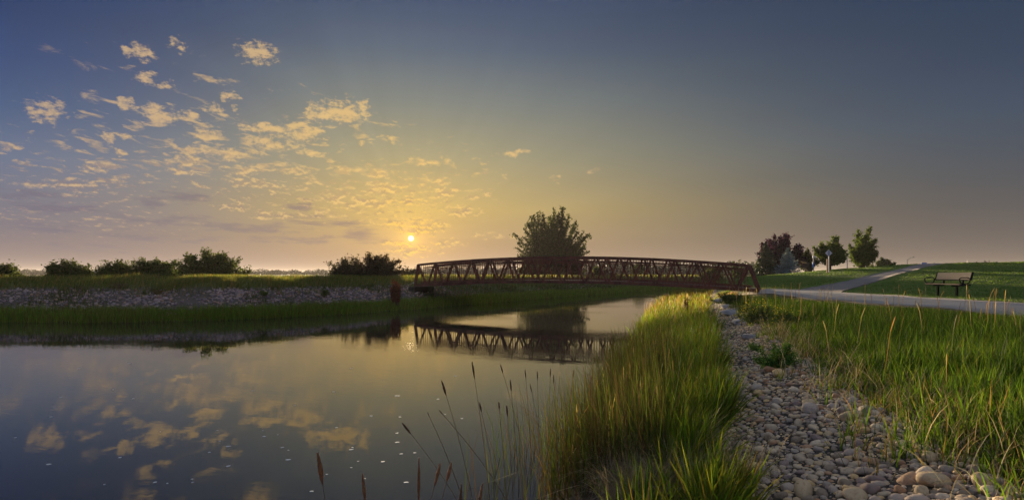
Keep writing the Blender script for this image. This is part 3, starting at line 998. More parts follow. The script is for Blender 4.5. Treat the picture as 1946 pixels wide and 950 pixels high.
# lawn on the hill
r = np.random.default_rng(91)
n = 130000
y = 10 + 58 * r.uniform(0, 1, n) ** 1.35
x = r.uniform(13.0, 66, n)
k = (x < 1.0 * y + 4)
dRl = sdist(R_EDGE, x, y)
k &= (dRl > 3.0)
# off the paths
pm = np.array([(11.6, 28.8), (12.3, 27.4), (12.9, 26), (12.5, 23), (11.9, 18), (11.6, 13), (11.5, 8)], float)
ps = np.array([(13.2, 25.5), (14.8, 27.6), (17.4, 30.8), (21, 35), (27.8, 42.5), (37, 52), (48, 62), (70, 80)], float)
k &= (np.abs(sdist(smooth_poly(pm, 2), x, y)) > 2.3) & (np.abs(sdist(smooth_poly(ps, 2), x, y)) > 1.3)
bare = np.exp(-((x - at(1592, 41)) / 1.5) ** 2 - ((y - 41) / 2.6) ** 2) + 1.1 * np.exp(-((x - 16.6) / 1.2) ** 2 - ((y - 21.6) / .5) ** 2)
k &= r.uniform(0, 1, n) > bare * .95
x, y = x[k], y[k]; n = len(x); z = terrain(x, y); dist = np.hypot(x, y)
h = r.uniform(0.03, 0.06, n) * (0.7 + .7 * patch(x, y, .5, 3))
col = pick(r, n, [(0.085, 0.145, 0.018), (0.095, 0.155, 0.020), (0.075, 0.130, 0.017)], [5, 3, 3])
me = blades('lawn', np.c_[x, y, z - .01], h, np.maximum(0.014, dist * 0.0011), col, 0.35, (0.1, 0), 2, 0.4, seed=93)
grass_obj('lawn_grass', me, 'short mown lawn grass on the hill behind the bench')

# ------------------------------------------------------------------ cobbles
def stone_variant(seed, sub):
    r = np.random.default_rng(seed)
    bm = bmesh.new()
    bmesh.ops.create_icosphere(bm, subdivisions=sub, radius=1.0)
    V = np.array([v.co for v in bm.verts])
    F_ = np.array([[v.index for v in f.verts] for f in bm.faces])
    bm.free()
    D = V / np.linalg.norm(V, axis=1)[:, None]
    s = np.ones(len(D))
    for _ in range(6):                       # worn facets
        a = r.normal(size=3); a /= np.linalg.norm(a)
        c = r.uniform(0.55, 0.9)
        d = D @ a
        s = np.where(d > 1e-3, np.minimum(s, 0.22 * s + 0.78 * c / np.maximum(d, c)), s)
    for _ in range(3):
        a = r.normal(size=3) * 1.7
        s = s * (1 + 0.07 * np.sin(D @ a + r.uniform(0, 6)))
    V = D * s[:, None] * np.array([1.0, r.uniform(0.68, 0.92), r.uniform(0.48, 0.72)])
    return V, F_


VAR_HI = [stone_variant(i, 3) for i in range(10)]
VAR_MID = [stone_variant(i, 2) for i in range(10)]
VAR_LO = [stone_variant(i, 1) for i in range(10)]
r = np.random.default_rng(101)
S = []                                        # x, y, radius, layer
cell = {}


def try_stone(x, y, rad, slack):
    k = (int(x / 0.14), int(y / 0.14))
    for i in (-1, 0, 1):
        for j in (-1, 0, 1):
            for (a, b, c) in cell.get((k[0] + i, k[1] + j), ()):
                if (a - x) ** 2 + (b - y) ** 2 < ((c + rad) * slack) ** 2:
                    return False
    cell.setdefault(k, []).append((x, y, rad))
    return True


Rk = R_EDGE[(R_EDGE[:, 1] > -2) & (R_EDGE[:, 1] < 45) & (R_EDGE[:, 0] > -3)]
bed = []
for lo, hi, ntry in ((0.06, 0.085, 60), (0.045, 0.06, 260), (0.030, 0.045, 4200), (0.020, 0.030, 30000), (0.013, 0.020, 50000)):
    x, y, off, u = along(Rk, ntry, 1.2, 42, lambda yy: reed_w(yy) - .22, lambda yy: reed_w(yy) + cob_w(yy) + .16, r, 1.55)
    rad = r.uniform(lo, hi, ntry)
    ok = (r.uniform(0, 1, ntry) < np.where((u < .1) | (u > .9), .6, 1.0)) & (np.hypot(x, y) > 1.6)
    for a, b_, c in zip(x[ok], y[ok], rad[ok]):
        if c < 0.02 and b_ > 7.5: continue
        if c < 0.026 and b_ > 13: continue
        if try_stone(a, b_, c, 0.74):
            bed.append((a, b_, c))
bed = np.array(bed)
zb = terrain(bed[:, 0], bed[:, 1])
dist = np.hypot(bed[:, 0], bed[:, 1])
vis = (bed[:, 1] > 2.2) & (np.abs(bed[:, 0]) < 0.93 * bed[:, 1]) & ((CH - zb) / bed[:, 1] * F < 432)
app = np.where(vis, bed[:, 2] / dist, 0)
order = np.argsort(-app)
big, rest = order[:300], order[300:]
# the bed itself: a sheet of grit just over the ground that carries the stones
db = np.r_[0, np.cumsum(np.hypot(*np.diff(Rk, axis=0).T))]
sv = np.linspace(0, db[-1] * 0.999, 150)
bx_ = np.interp(sv, db, Rk[:, 0]); by_ = np.interp(sv, db, Rk[:, 1])
tx = np.gradient(bx_); ty = np.gradient(by_); ln = np.hypot(tx, ty)
U = np.linspace(0, 1, 9)
o0 = reed_w(by_) - .2; o1 = reed_w(by_) + cob_w(by_) + .12
OX = bx_[:, None] + (ty / ln)[:, None] * (o0[:, None] + (o1 - o0)[:, None] * U)
OY = by_[:, None] - (tx / ln)[:, None] * (o0[:, None] + (o1 - o0)[:, None] * U)
OZ = terrain(OX.ravel(), OY.ravel()).reshape(OX.shape) + 0.012
OZ[:, 0] -= 0.08; OZ[:, -1] -= 0.08
i = np.arange(OX.size).reshape(OX.shape)
Lb = np.stack([i[:-1, :-1], i[:-1, 1:], i[1:, 1:], i[1:, :-1]], -1).reshape(-1, 4)[:, ::-1]
MAT['grit'] = plain('grit', (0.050, 0.042, 0.034), 0.95, var=0.45, scale=14, bump_s=0.9)
cob = link('cobble_bed', np_mesh('cobble_bed', np.c_[OX.ravel(), OY.ravel(), OZ.ravel()], Lb.ravel(), np.full(len(Lb), 4), smooth=True), MAT['grit'])
tag(cob, kind='structure')
from mathutils import Euler
SM = []
for k, (V, Fc) in enumerate(VAR_HI):
    me = np_mesh('stone', V, Fc.ravel(), np.full(len(Fc), 3), smooth=True)
    me.materials.append(MAT['stone'])
    SM.append(me)
for q in big:
    x, y, c = bed[q]
    o = bpy.data.objects.new('stone', SM[int(r.integers(10))])
    o.location = (x, y, zb[q] + c * r.uniform(0.15, 0.50))
    o.rotation_euler = (r.normal(0, .22), r.normal(0, .22), r.uniform(0, 6.28))
    o.scale = (c * 1.12, c * 1.12, c * 1.12)
    o.parent = cob
    COL.objects.link(o)


def merged_stones(name, pts, z, variants, r, sc=1.12, lift=(0.12, 0.48), rot=None):
    Vs, Ls, Ts, base = [], [], [], 0
    n = len(pts)
    vi = r.integers(0, len(variants), n)
    for k, (V, Fc) in enumerate(variants):
        m = np.where(vi == k)[0]
        if not len(m): continue
        yaw = r.uniform(0, 2 * np.pi, len(m)); tl = r.normal(0, .25, len(m))
        c, s_ = np.cos(yaw)[:, None], np.sin(yaw)[:, None]
        ct, st = np.cos(tl)[:, None], np.sin(tl)[:, None]
        X0, Y0, Z0 = V[:, 0][None], V[:, 1][None], V[:, 2][None]
        Y1, Z1 = Y0 * ct - Z0 * st, Y0 * st + Z0 * ct
        X2, Y2 = X0 * c - Y1 * s_, X0 * s_ + Y1 * c
        rad = (pts[m, 2] * sc)[:, None]
        P = np.stack([X2 * rad + pts[m, 0][:, None], Y2 * rad + pts[m, 1][:, None], Z1 * rad + (z[m] + pts[m, 2] * r.uniform(*lift, len(m)))[:, None]], -1)
        Vs.append(P.reshape(-1, 3))
        Ls.append(((np.arange(len(m)) * len(V))[:, None, None] + Fc[None] + base).reshape(-1))
        Ts.append(np.repeat(r.uniform(0, 1, len(m)), len(V)))
        base += len(m) * len(V)
    T = np.concatenate(Ts)
    L = np.concatenate(Ls)
    return np_mesh(name, np.concatenate(Vs), L, np.full(len(L) // 3, 3), np.stack([T, T, T], 1), smooth=True)


m1 = rest[dist[rest] < 9]; m2 = rest[dist[rest] >= 9]
tag(link('small_cobbles', merged_stones('small_cobbles', bed[m1], zb[m1], VAR_MID, r), MAT['stones'], cob), kind='stuff')
tag(link('distant_cobbles', merged_stones('distant_cobbles', bed[m2], zb[m2], VAR_LO, r), MAT['stones'], cob), kind='stuff')

# stony slope of the far bank
r = np.random.default_rng(111)
kL = (L_EDGE[:, 0] > -46) & (L_EDGE[:, 1] < 60)
x, y, off, u = along(L_EDGE[kL], 15000, 10, 58, 0.7, 4.1, r, 1.0, sgn=-1)
stony = np.maximum(ss(x, -3.5, -8.5), 0.55 * np.exp(-((x - 8) / 3.2) ** 2) * (off > 1.6) * (off < 3.2)) * np.where(off > 3.6, 0.55, 1) * (0.5 + 0.5 * ss(patch(x, y, 0.35, 21), .25, .6))
k = r.uniform(0, 1, len(x)) < stony
x, y = x[k], y[k]
pts = np.c_[x, y, 0.022 + 0.07 * r.uniform(0, 1, len(x)) ** 1.8]
far_st = merged_stones('far_bank_stones', pts, terrain(x, y), VAR_LO, r, lift=(0.1, .5))
tag(link('far_bank_stones', far_st, MAT['farstones']), 'grey and mauve stones covering the slope of the far bank', 'stones', kind='stuff')

# pale flat slabs at the upper end of the cobbles
slabs = [(1393, 598, 0.50, 0.95, .35), (1407, 615, 0.45, 0.8, -.2), (1372, 577, 0.5, 1.0, .5), (1382, 588, 0.35, .8, .1), (1425, 643, .22, .34, .6)]
slab_lab = ['pale flat rock slab on the slope just below the bridge end', 'grey flat rock slab lower down beside the yellow flowered weeds', 'small pale rock slab highest up the slope under the bridge',
            'narrow pale rock slab between two larger slabs', 'pale rounded block at the top of the cobbles by the weeds']
MAT['slab'] = plain('pale_rock', (0.30, 0.28, 0.25), 0.85, var=0.2, scale=3, bump_s=0.5)
for (px, py, wx, wy, rot), lab in zip(slabs, slab_lab):
    X, Y = gp(px, py, 0.6)
    bm = bmesh.new()
    bmesh.ops.create_cube(bm, size=1.0)
    bmesh.ops.bevel(bm, geom=bm.edges[:], offset=0.16, segments=2, affect='EDGES')
    rr = np.random.default_rng(int(px))
    for v in bm.verts:
        v.co.x += rr.normal(0, .035); v.co.y += rr.normal(0, .035); v.co.z += rr.normal(0, .05)
    me = bpy.data.meshes.new('rock_slab'); bm.to_mesh(me); bm.free()
    for p in me.polygons: p.use_smooth = True
    o = link('rock_slab', me, MAT['slab'], loc=(X, Y, tz(X, Y) + 0.03))
    o.scale = (wx * .8, wy * .8, 0.13); o.rotation_euler = (0.1, -0.2, rot)
    tag(o, lab, 'rock')

# ------------------------------------------------------------------ footbridge
DL, DRt = 35.0, 27.0
A0 = Vector((at(789, DL), DL, 0)); A1 = Vector((at(1441, DRt), DRt, 0))
span = (A1 - A0).length
rz = math.atan2(A1.y - A0.y, A1.x - A0.x)
bridge = empty('footbridge', (A0.x, A0.y, 1.08), rz)
tag(bridge, 'arched rust brown steel truss footbridge over the canal', 'bridge')
Z0 = 1.08
NP = 15
WB = 2.1


def quad3(a, m, b):
    return lambda t: a * (1 - t) * (1 - 2 * t) + m * 4 * t * (1 - t) + b * t * (2 * t - 1)


zbot = quad3(1.20 - Z0, 1.47 - Z0, 1.10 - Z0)      # middle line of the bottom chord
ztop = quad3(2.42 - Z0, 2.78 - Z0, 2.24 - Z0)
NS = 60
xe0, xe1 = 0.22, span - 0.42                        # top chord is shorter: end posts lean in


def topx(t): return xe0 + (xe1 - xe0) * t


pick_me = MB().box((0, 0, 0.5), (0.022, 0.022, 1.0)).mesh('picket')
pick_me.materials.append(MAT['rust'])
for side_y in (0.0, WB):
    m = MB().strip([(span * k / NS, side_y, zbot(k / NS)) for k in range(NS + 1)], 0.13, 0.16); m.build('bottom_chord', MAT['rust'], bridge)
    m = MB().strip([(topx(k / NS), side_y, ztop(topx(k / NS) / span)) for k in range(NS + 1)], 0.13, 0.12); m.build('top_chord', MAT['rust'], bridge)
    inn = 0.09 if side_y == 0 else -0.09
    m = MB().strip([(topx(k / NS), side_y + inn, ztop(topx(k / NS) / span) - 0.20) for k in range(1, NS)], 0.05, 0.07); m.build('upper_rail', MAT['rust'], bridge)
    m = MB().strip([(topx(k / NS), side_y + inn, ztop(topx(k / NS) / span) - 0.29) for k in range(1, NS)], 0.04, 0.035); m.build('hand_rail', MAT['rust'], bridge)
    m = MB().strip([(span * k / NS, side_y + inn * 1.1, zbot(k / NS) + 0.15) for k in range(1, NS)], 0.05, 0.08); m.build('toe_rail', MAT['rust'], bridge)
    # end posts
    for xb, xt in ((0.0, topx(0)), (span, topx(1))):
        MB().bar((xb, side_y, zbot(xb / span)), (xt, side_y, ztop(xt / span) + 0.02), 0.13, 0.13, (0, 1, 0)).build('end_post', MAT['rust'], bridge)
    for i in range(NP):
        xa, xb_ = topx(i / NP), topx((i + 1) / NP)
        xm = (xa + xb_) / 2
        for s_, xt in ((-1, xa + 0.05), (1, xb_ - 0.05)):
            MB().bar((xm + s_ * 0.075, side_y, zbot(xm / span) + 0.06), (xt, side_y, ztop(xt / span) - 0.04), 0.09, 0.095, (0, 1, 0)).build('diagonal', MAT['rust'], bridge)
    npk = 124
    for k in range(npk):
        xx = 0.35 + (span - 0.85) * (k + .5) / npk
        if xx < 0.35 or xx > span - 0.5: continue
        zl_, zh_ = zbot(xx / span) + 0.05, ztop(xx / span) - 0.05
        o = bpy.data.objects.new('picket', pick_me)
        o.parent = bridge; o.location = (xx, side_y + inn * .55, zl_); o.scale = (1, 1, zh_ - zl_)
        COL.objects.link(o)
# deck boards and the beams under them
nb_ = 68
db_me = MB().box((0, WB / 2, 0), (span / nb_ - 0.012, WB - 0.22, 0.05)).mesh('deck_board'); db_me.materials.append(MAT['deck'])
for k in range(nb_):
    t = (k + .5) / nb_
    o = bpy.data.objects.new('deck_board', db_me); o.parent = bridge
    sl_ = (zbot(min(1, t + .01)) - zbot(max(0, t - .01))) / (span * .02)
    o.location = (span * t, 0, zbot(t) + 0.06); o.rotation_euler = (0, -math.atan(sl_), 0)
    COL.objects.link(o)
for k in range(NP + 1):
    t = (k + 0.02) / (NP + .04)
    MB().box((span * t, WB / 2, zbot(t) - 0.01), (0.09, WB - 0.14, 0.085)).build('floor_beam', MAT['rust'], bridge)
# footings, given a dark colour to stand in for the shade there
for nm, xx, yc, lab in (('bridge_footing', -0.25, WB / 2, 'low concrete footing coloured dark as shade under the left end of the footbridge'), ('bridge_footing', span + 0.3, WB / 2, 'low concrete footing coloured dark as shade under the right end of the footbridge')):
    p = Matrix.Rotation(rz, 4, 'Z') @ Vector((xx, yc, 0)) + A0
    g_ = tz(p.x, p.y)
    zt = Z0 + zbot(min(max(xx / span, 0), 1)) - 0.09
    m = MB().box((0, 0, 0), (0.5, WB + 0.1, max(0.5, zt - g_ + 0.5)))
    bm = bmesh.new(); bm.from_mesh(m.mesh('f')); bmesh.ops.bevel(bm, geom=bm.edges[:], offset=0.04, segments=2, affect='EDGES')
    me = bpy.data.meshes.new('footing'); bm.to_mesh(me); bm.free()
    o = link(nm, me, MAT['grit'], loc=(p.x, p.y, zt - max(0.5, zt - g_ + 0.5) / 2)); o.rotation_euler = (0, 0, rz)
    tag(o, lab, 'footing')
# pale guard rail stub by the left end
gl = empty('guard_rail', (at(775, 37.2), 37.2, tz(at(775, 37.2), 37.2)))
tag(gl, 'short pale sloping guard rail beside the left end of the bridge', 'rail')
zr0 = zpx(545, 37.2) - gl.location.z; zr1 = zpx(537.5, 37.2) - gl.location.z
MB().bar((-0.12, 0, zr0), (0.28, 0.25, zr1), 0.05, 0.07).build('rail', MAT['white'], gl)
MB().bar((0.28, 0.25, zr1), (0.5, 0.3, zr1 + .01), 0.05, 0.07).build('rail', MAT['white'], gl)
MB().bar((-0.1, 0.0, -0.3), (-0.1, 0.0, zr0), 0.05, 0.05, (0, 1, 0)).build('post', MAT['white'], gl)
MB().bar((0.28, 0.27, -0.3), (0.28, 0.27, zr1), 0.05, 0.05, (0, 1, 0)).build('post', MAT['white'], gl)

# ------------------------------------------------------------------ bench
by0 = 22.0
bx0 = at(1800, by0)
gz = tz(bx0, by0)
bench = empty('park_bench', (bx0, by0, gz), math.radians(-91))
tag(bench, 'tan mesh bench with black frame and loop armrests on the lawn', 'bench')
bench.scale = (0.98, 0.95, 0.9)
BW = 1.80
seat_z = zpx(536.5, by0) - gz - 0.02
seat_z = max(0.42, min(0.5, seat_z))


def panel(name, cx, cy, cz, w, d, th, ang, mat):
    bm = bmesh.new()
    bmesh.ops.create_cube(bm, size=1.0)
    for v in bm.verts: v.co = Vector((v.co.x * w, v.co.y * d, v.co.z * th))
    bmesh.ops.bevel(bm, geom=bm.edges[:], offset=0.008, segments=2, affect='EDGES')
    me = bpy.data.meshes.new(name); bm.to_mesh(me); bm.free()
    o = link(name, me, mat, bench, (cx, cy, cz)); o.rotation_euler = (ang, 0, 0)
    return o


MAT['seatred'] = plain('seat_coating', (0.42, 0.24, 0.14), 0.5, var=0.12, scale=8)
panel('seat', 0, -0.02, seat_z, BW, 0.44, 0.045, math.radians(-3), MAT['seatred'])
bk = panel('backrest', 0.0, 0.255, seat_z + 0.34, BW - .02, 0.03, 0.31, math.radians(-14), MAT['panel'])
for s_ in (-1, 1):
    o = link('end_cap', MB().box((s_ * (BW / 2 + .006), 0, 0), (0.05, 0.05, 0.335)).mesh('end_cap'), MAT['black'], bk)
link('lower_edge', MB().box((0, 0, -0.17), (BW + 0.03, 0.045, 0.03)).mesh('lower_edge'), MAT['black'], bk)
for s_ in (-1, 1):
    xx = s_ * 0.50
    leg = MB().bar((xx, 0.0, -0.1), (xx, 0.0, seat_z - 0.05), 0.065, 0.065, (0, 1, 0)); leg.build('leg', MAT['black'], bench)
    MB().bar((xx, -0.2, seat_z - 0.055), (xx, 0.24, seat_z - 0.055), 0.06, 0.055).build('seat_bracket', MAT['black'], bench)
    MB().bar((xx, 0.22, seat_z - 0.05), (xx, 0.30, seat_z + 0.46), 0.05, 0.035, (0, 1, 0)).build('back_support', MAT['black'], bench)
    ax_ = s_ * (BW / 2 + 0.03)
    loop = []
    for k in range(20):
        a = 2 * math.pi * k / 20
        ry = 0.19 * math.cos(a); rz_ = 0.125 * math.sin(a)
        sq = 1.0 + 0.12 * abs(math.sin(2 * a))
        loop.append((ax_, -0.03 + ry * sq * (1.0 + 0.22 * math.sin(a)), seat_z + 0.155 + rz_ * sq))
    MB().tube(loop, 0.021, 8, closed=True).build('armrest', MAT['black'], bench, smooth=True)
    MB().bar((ax_ - s_ * .02, -0.2, seat_z - 0.01), (ax_ - s_ * .02, 0.2, seat_z - 0.01), 0.05, 0.06).build('side_rail', MAT['black'], bench)

# ------------------------------------------------------------------ signs, posts, lamps on the hill
ys = 47.0
X = at(1575, ys)
sg = empty('diamond_sign', (X, ys, tz(X, ys)))
tag(sg, 'bare grey back of a diamond road sign on a steel post', 'sign')
zc = zpx(481, ys) - sg.location.z
hd = 6.6 * ys / F
MB().add([(0, 0, zc + hd), (hd, 0, zc), (0, 0, zc - hd), (-hd, 0, zc), (0, .012, zc + hd), (hd, .012, zc), (0, .012, zc - hd), (-hd, .012, zc)],
         [(0, 1, 2, 3), (7, 6, 5, 4), (0, 4, 5, 1), (1, 5, 6, 2), (2, 6, 7, 3), (3, 7, 4, 0)]).build('plate', MAT['signback'], sg)
MB().box((0, -0.03, (zc + hd) / 2 - 0.1), (0.07, 0.045, zc + hd + 0.15)).build('post', MAT['galv'], sg)
X2 = at(1572.5, ys - .4)
wp = MB()
ph = zpx(492, ys - .4) - tz(X2, ys - .4)
wp.bar((0, 0, -0.3), (0, 0, ph), 0.11, 0.11, (0, 1, 0))
o = wp.build('wooden_post', MAT['wood']); o.location = (X2, ys - .4, tz(X2, ys - .4))
tag(o, 'brown wooden post just left of the diamond sign', 'post')

yb_ = 52.0
Xb = at(1535, yb_)
tb = empty('steel_box', (Xb, yb_, tz(Xb, yb_)))
tag(tb, 'dark brown box tilted onto one edge beside the blue spruce', 'box')
rotm = Matrix.Rotation(math.radians(32), 3, 'Y') @ Matrix.Rotation(math.radians(18), 3, 'Z')
MB().box((0, 0, 0.52), (0.75, 0.6, 0.62), rotm).build('body', MAT['darkbrown'], tb)
MB().box((-0.17, 0, 0.79), (0.79, 0.64, 0.05), rotm).build('lid', MAT['stem'], tb)

pole = empty('utility_post', (at(1546, 51), 51, tz(at(1546, 51), 51)))
tag(pole, 'thin pale post with a small dark box left of the diamond sign', 'post')
pz = zpx(486, 51) - pole.location.z
MB().tube([(0, 0, -.2), (0, 0, pz)], 0.05, 8).build('shaft', MAT['galv'], pole)
MB().box((-0.06, -0.06, pz * .45), (0.13, 0.1, 0.42)).build('box', MAT['blue'], pole)
MB().box((0, -.04, pz - .1), (0.2, 0.05, 0.18)).build('plate', MAT['signback'], pole)

def lamp(px, top, base, y, lab, arm):
    Xl = at(px, y); g_ = tz(Xl, y)
    e = empty('street_lamp', (Xl, y, g_))
    tag(e, lab, 'street lamp', 'street lamps beyond the hill')
    hz = zpx(top, y) - g_
    MB().tube([(0, 0, -.3), (0, 0, hz * .5), (0, 0, hz)], [0.10, .08, .06], 6).build('pole', MAT['galv'], e)
    pts = [(0, 0, hz)] + [(arm * t, 0, hz + 0.7 * math.sin(t * 1.4)) for t in (.25, .5, .75, 1.0)]
    MB().tube(pts, 0.05, 6).build('arm', MAT['galv'], e)
    MB().box((arm * 1.12, 0, hz + .66), (0.75, 0.26, 0.16)).build('lamp_head', MAT['galv'], e)


lamp(1724, 494, 505, 150, 'street lamp with curved arm where the side path meets the hilltop', 1.4)
lamp(1610, 486, 515, 110, 'thin street lamp rising between the two broad green trees', 1.0)
# blue panel seen over the hill
bp = empty('blue_board', (at(1756, 160), 160, tz(at(1756, 160), 160)))
tag(bp, 'tiny blue board standing beyond the crest of the lawn', 'board')
zz_ = zpx(503, 160) - bp.location.z
MB().box((0, 0, zz_ + 0.1), (1.5, 0.12, 1.0)).build('panel', MAT['blue'], bp)
for s_ in (-.5, .5):
    MB().tube([(s_, 0.12, -0.2), (s_, 0.12, zz_ + .3)], 0.07, 6).build('post', MAT['galv'], bp)

# ------------------------------------------------------------------ trees
def leaves_mesh(name, P, size, col, r, up=0.3):
    n = len(P)
    a = r.normal(size=(n, 3)); a /= np.linalg.norm(a, axis=1)[:, None]
    a[:, 2] = a[:, 2] * 0.8 + up
    b = r.normal(size=(n, 3))
    b -= (b * a).sum(1)[:, None] * a / (a * a).sum(1)[:, None]
    b /= np.linalg.norm(b, axis=1)[:, None]
    s = (size * r.uniform(0.65, 1.35, n))[:, None]
    V = np.stack([P - a * s * .5, P + b * s * .32, P + a * s * .6, P - b * s * .32], 1)
    L = np.arange(4 * n)
    return np_mesh(name, V.reshape(-1, 3), L, np.full(n, 4), np.repeat(col[:, None], 4, 1).reshape(-1, 3))


def stem_path(p0, d0, length, r, n=7, up=0.3, jit=0.08):
    p = np.array(p0, float); d = np.array(d0, float); d /= np.linalg.norm(d)
    pts = [p.copy()]
    for k in range(n):
        d = d + np.array([0, 0, up / n]) + r.normal(0, jit, 3)
        d /= np.linalg.norm(d)
        p = p + d * length / n
        pts.append(p.copy())
    return np.array(pts)


def fan_tree(name, loc, label, hgt, rad, nstem, maxtilt, leafn, leafs, cols, colp, seed, trunk_h=0.0, side=0.35, spread=0.16, cat='tree', group=None,
             base_r=0.05, up=0.25, low=0.2, jit=0.10, flat=1.0, nside=9, shape=None, sup=2.5, tp=0.5):
    """stems fanning out of a base (or a trunk), side shoots, leaves scattered round the shoots"""
    r = np.random.default_rng(seed)
    root = empty(name, loc)
    tag(root, label, cat, group)
    wood = MB(); shoots = []
    if trunk_h > 0:
        wood.tube([(0, 0, -.3), (0.03, 0, trunk_h * .5), (0, 0.02, trunk_h)], [base_r * 1.5, base_r * 1.15, base_r], 7)
    for k in range(nstem):
        tilt = maxtilt * ((k + .5) / nstem) ** tp + r.normal(0, .05)
        a = k * 2.399963 + r.normal(0, .3)
        d = np.array([math.sin(tilt) * math.cos(a), math.sin(tilt) * math.sin(a) * flat, math.cos(tilt)])
        # reach to an ellipsoid outline
        vz, vx = (hgt - trunk_h), rad
        L = 1.0 / ((abs(d[2]) / vz) ** sup + (math.hypot(d[0], d[1]) / vx) ** sup) ** (1 / sup)
        L *= r.uniform(0.80, 1.05)
        if shape: L *= shape(tilt, a, r)
        p0 = (r.normal(0, base_r), r.normal(0, base_r), trunk_h * r.uniform(0.55, 1.0) if trunk_h else -0.1)
        P = stem_path(p0, d, L, r, 7, up, jit * .5)
        rs_ = np.linspace(base_r * .7, base_r * .12, len(P))
        wood.tube([tuple(q) for q in P], list(rs_), 5)
        shoots.append((P, 1.0))
        for s_ in range(nside):
            t = r.uniform(low, 0.97)
            q = P[0] + (P[-1] - P[0]) * 0
            f_ = t * (len(P) - 1); i0 = int(f_); q = P[i0] * (1 - (f_ - i0)) + P[min(i0 + 1, len(P) - 1)] * (f_ - i0)
            dd = P[min(i0 + 1, len(P) - 1)] - P[max(i0 - 1, 0)]; dd /= np.linalg.norm(dd) + 1e-9
            dv = dd * 0.75 + r.normal(0, .55, 3); dv[2] += 0.15
            sl_ = L * side * (1.15 - t) * r.uniform(.6, 1.2) + 0.12 * rad * .5
            Q = stem_path(q, dv, sl_, r, 4, up * .8, jit)
            wood.tube([tuple(z_) for z_ in Q], list(np.linspace(base_r * .22, base_r * .06, len(Q))), 3)
            shoots.append((Q, 0.8))
    wood.build('trunk', MAT['bark'], root, smooth=True)
    # leaves
    tot = np.array([np.linalg.norm(P[-1] - P[0]) * w_ for P, w_ in shoots]); tot /= tot.sum()
    PL = []
    cnt = r.multinomial(leafn, tot)
    cl = []
    for (P, w_), c in zip(shoots, cnt):
        if c == 0: continue
        t = low + (1 - low) * r.uniform(0, 1, c) ** 0.8 if w_ == 1.0 else r.uniform(0.0, 1.03, c)
        f_ = np.clip(t, 0, .999) * (len(P) - 1); i0 = f_.astype(int); fr = (f_ - i0)[:, None]
        q = P[i0] * (1 - fr) + P[np.minimum(i0 + 1, len(P) - 1)] * fr
        q = q + r.normal(0, spread, (c, 3)) * (1.1 - 0.7 * t[:, None])
        PL.append(q)
        cl.append(np.tile(r.uniform(0.75, 1.25), c))
    PL = np.concatenate(PL); cl = np.concatenate(cl)
    k = PL[:, 2] > 0.02
    PL, cl = PL[k], cl[k]
    col = pick(r, len(PL), cols, colp) * cl[:, None]
    link('crown', leaves_mesh('crown', PL, leafs, col, r), MAT['leaf'], root)
    return root


def spruce(name, loc, label, hgt, rad, seed, cols, colp, nn=9000, group=None):
    r = np.random.default_rng(seed)
    root = empty(name, loc); tag(root, label, 'tree', group)
    wood = MB().tube([(0, 0, -.3), (0, 0, hgt * .5), (0, 0, hgt)], [hgt * .018, hgt * .011, hgt * .002], 7)
    PL, CL_, SZ = [], [], []
    z_ = hgt * .06
    tiers = 22
    for k in range(tiers):
        t = k / (tiers - 1)
        zz = hgt * (.05 + .93 * t ** .92)
        rr = rad * (1 - t) ** .88 + .05
        nb = max(4, int(11 * (1 - t) + 4))
        for j in range(nb):
            a = r.uniform(0, 2 * np.pi); L = rr * r.uniform(.72, 1.12)
            droop = r.uniform(.10, .38) * (1 - .5 * t)
            s = np.linspace(0, 1, 5)
            P = np.stack([np.cos(a) * L * s, np.sin(a) * L * s, zz - droop * L * s + .28 * L * s ** 2.6], 1)
            wood.tube([tuple(q) for q in P], list(np.linspace(.022, .006, 5)), 3)
            c = int(nn / (tiers * 9) * (0.25 + L / rad) * 1.6)
            u = r.uniform(0.08, 1.02, c)
            q = np.stack([np.interp(u, s, P[:, i]) for i in range(3)], 1)
            wdt = .16 * L * (1 - u) + .07
            q += np.stack([-np.sin(a) * r.normal(0, 1, c) * wdt, np.cos(a) * r.normal(0, 1, c) * wdt, -np.abs(r.normal(0, .09, c))], 1)
            PL.append(q); CL_.append(np.tile(r.uniform(.75, 1.25), c))
    PL = np.concatenate(PL); CL_ = np.concatenate(CL_)
    wood.build('trunk', MAT['bark'], root)
    col = pick(r, len(PL), cols, colp) * CL_[:, None]
    link('crown', leaves_mesh('crown', PL, hgt * .028, col, r, up=0.1), MAT['needle'], root)
    return root


DG = [(0.060, 0.080, 0.026), (0.082, 0.102, 0.034), (0.042, 0.060, 0.022), (0.105, 0.115, 0.045)]
DP = [3, 3, 3, 1]


def ground_tree(px, y, top):
    X = at(px, y); g_ = tz(X, y)
    return (X, y, g_), zpx(top, y) - g_


loc, hh = ground_tree(1050, 100, 391)
fan_tree('poplar_tree', loc, 'large dark spreading tree standing behind the middle of the bridge', hh * 1.05, 68 * 100 / F, 140, math.radians(95), 54000, 0.30, [(0.040, 0.055, 0.020), (0.055, 0.070, 0.025), (0.028, 0.040, 0.016), (0.07, 0.08, 0.032)], DP, 201,
         trunk_h=0.7, side=0.26, spread=0.32, base_r=0.22, up=0.06, low=0.15, nside=10, sup=4.0, tp=0.62, shape=lambda tl, a, r: 0.87 + 0.13 * min(1.0, tl / 0.7))

